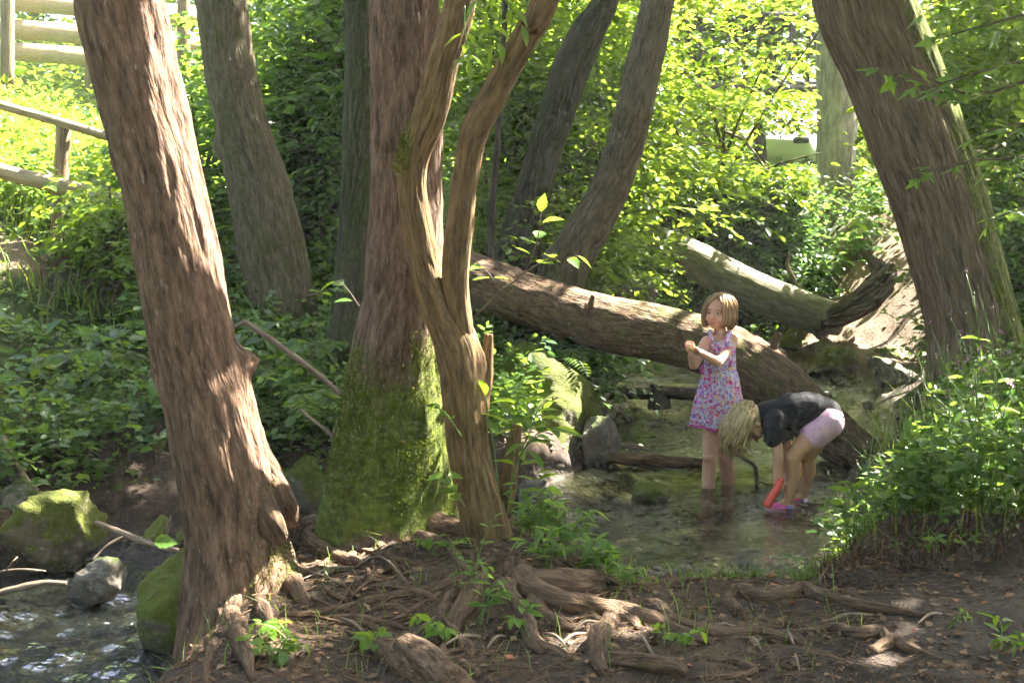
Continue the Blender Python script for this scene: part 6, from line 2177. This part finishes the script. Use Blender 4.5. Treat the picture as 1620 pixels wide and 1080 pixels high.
for q, (u, v, n, h, s_, key, lb) in enumerate([
        (850, 880, 6, .22, .09, 'herb', 'leafy nettle clump at the pool edge just right of the forked tree'),
        (900, 890, 6, .20, .09, 'herb', 'nettle clump overhanging the water right of the forked tree'),
        (945, 905, 6, .17, .085, 'herb', 'low nettle clump at the right tip of the pool-edge herbs'),
        (870, 915, 5, .16, .08, 'herb', 'small nettle clump above the thick cut root'),
        (835, 850, 4, .24, .10, 'herb', 'broad-leaved herb between the forked tree and the water'),
        (990, 920, 4, .12, .06, 'herb', 'tiny herb at the near pool edge'),
        (762, 990, 4, .18, .06, 'herb', 'ground ivy tuft at the foot of the forked tree'),
        (740, 960, 3, .28, .05, 'herb', 'thin flowering herb in front of the forked tree base'),
        (700, 1000, 3, .08, .06, 'serr', 'low shiny herb between two roots under the forked tree'),
        (600, 1015, 3, .06, .07, 'oval', 'little three-leaved seedling above the rotten log'),
        (740, 1075, 2, .09, .05, 'lance', 'small four-leaved seedling at the bottom edge'),
        (430, 1040, 5, .08, .055, 'serr', 'ivy tuft below the roots of the sunlit trunk'),
        (455, 1010, 4, .07, .05, 'serr', 'ivy sprig between the front roots of the sunlit trunk'),
        (690, 890, 3, .08, .055, 'oval', 'round-leaved seedling between the mossy trunk and the forked tree'),
        (1060, 1030, 3, .06, .05, 'serr', 'small sprout between the looped roots'),
        (1590, 1030, 4, .10, .07, 'lance', 'pale sprout in the mud at the right corner'),
        (1500, 1000, 2, .06, .04, 'lance', 'single sprout on the open mud'),
        (235, 800, 4, .12, .08, 'serr', 'lobed-leaved herb on the stones under the left bank'),
        (100, 770, 3, .14, .06, 'lance', 'fresh sprout behind the yellow-mossed boulder'),
        (830, 990, 3, .08, .05, 'serr', 'ivy sprout in the hollow right of the forked tree')]):
    ground_plant('nettle_plant' if 'nettle' in lb else 'small_herb', lb, u, v, .28, n, h, s_, key, 300 + q)
# ferns on the left bank
def fern(label, u, v, Y, az, L, seed):
    b = P(u, v, Y)
    root = thing('fern', label, 'fern', b)
    r = np.random.default_rng(seed)
    for e in range(4):
        a = az + (e - 1.5) * .55
        d = np.array([math.cos(a), math.sin(a), 0])
        t = np.linspace(0, 1, 22)
        ln = L * r.uniform(.8, 1.1)
        sp_ = b + d * (ln * t)[:, None] + np.array([0, 0, 1]) * (ln * (.55 * t - .75 * t * t))[:, None]
        s_ = np.cross(d, [0, 0, 1])
        pos, fw, sz = [], [], []
        for sg in (-1, 1):
            pos.append(sp_[2:])
            fw.append(np.repeat((s_ * sg)[None] + d * .35 - [0, 0, .15], 20, 0))
            sz.append(ln * .26 * np.sin(np.pi * np.linspace(.12, .97, 20)) ** .8)
        V, F, A = leaves(np.concatenate(pos), np.concatenate(fw), np.repeat([[0, 0, 1.0]], 40, 0) + r.normal(0, .12, (40, 3)), np.concatenate(sz), (LANCE[0] * [1, .9, 1], LANCE[1]))
        V2, F2, A2 = ribbons(sp_[:-1], sp_[1:], .0025)
        V, F, A = join([(V, F, A), (V2, F2, A2)])
        part(root, 'frond', V, F, M['leaf_herb'], False, A)


fern('fern fronds spreading right of the sunlit trunk below the broken branch', 470, 630, 6.3, -.4, .42, 1)
fern('fern fronds over the water under the left end of the fallen log', 880, 560, 8.3, -.3, .5, 2)
fern('fern tuft on the left bank beneath the dirt path', 120, 560, 7.6, -1.4, .45, 3)
fern('fern on the left bank close beside the sunlit trunk', 215, 640, 7.0, -2.0, .4, 4)

# ------------------------------------------------------------------ sunlit summer air
V, F, _ = box((0, 22, 6.0), (124, 100, 15.0))
m, nt, out = new_mat('summer_air')
pv = nt.nodes.new('ShaderNodeVolumePrincipled')
pv.inputs['Color'].default_value = (.96, .98, .92, 1)
pv.inputs['Density'].default_value = 0.0014
pv.inputs['Anisotropy'].default_value = 0.3
nt.links.new(pv.outputs[0], out.inputs['Volume'])
hz_o = link('haze', make_mesh('haze', V, F, m, False))
hz_o['kind'] = 'stuff'
hz_o['label'] = 'thin bright haze hanging in the sunlit wood'
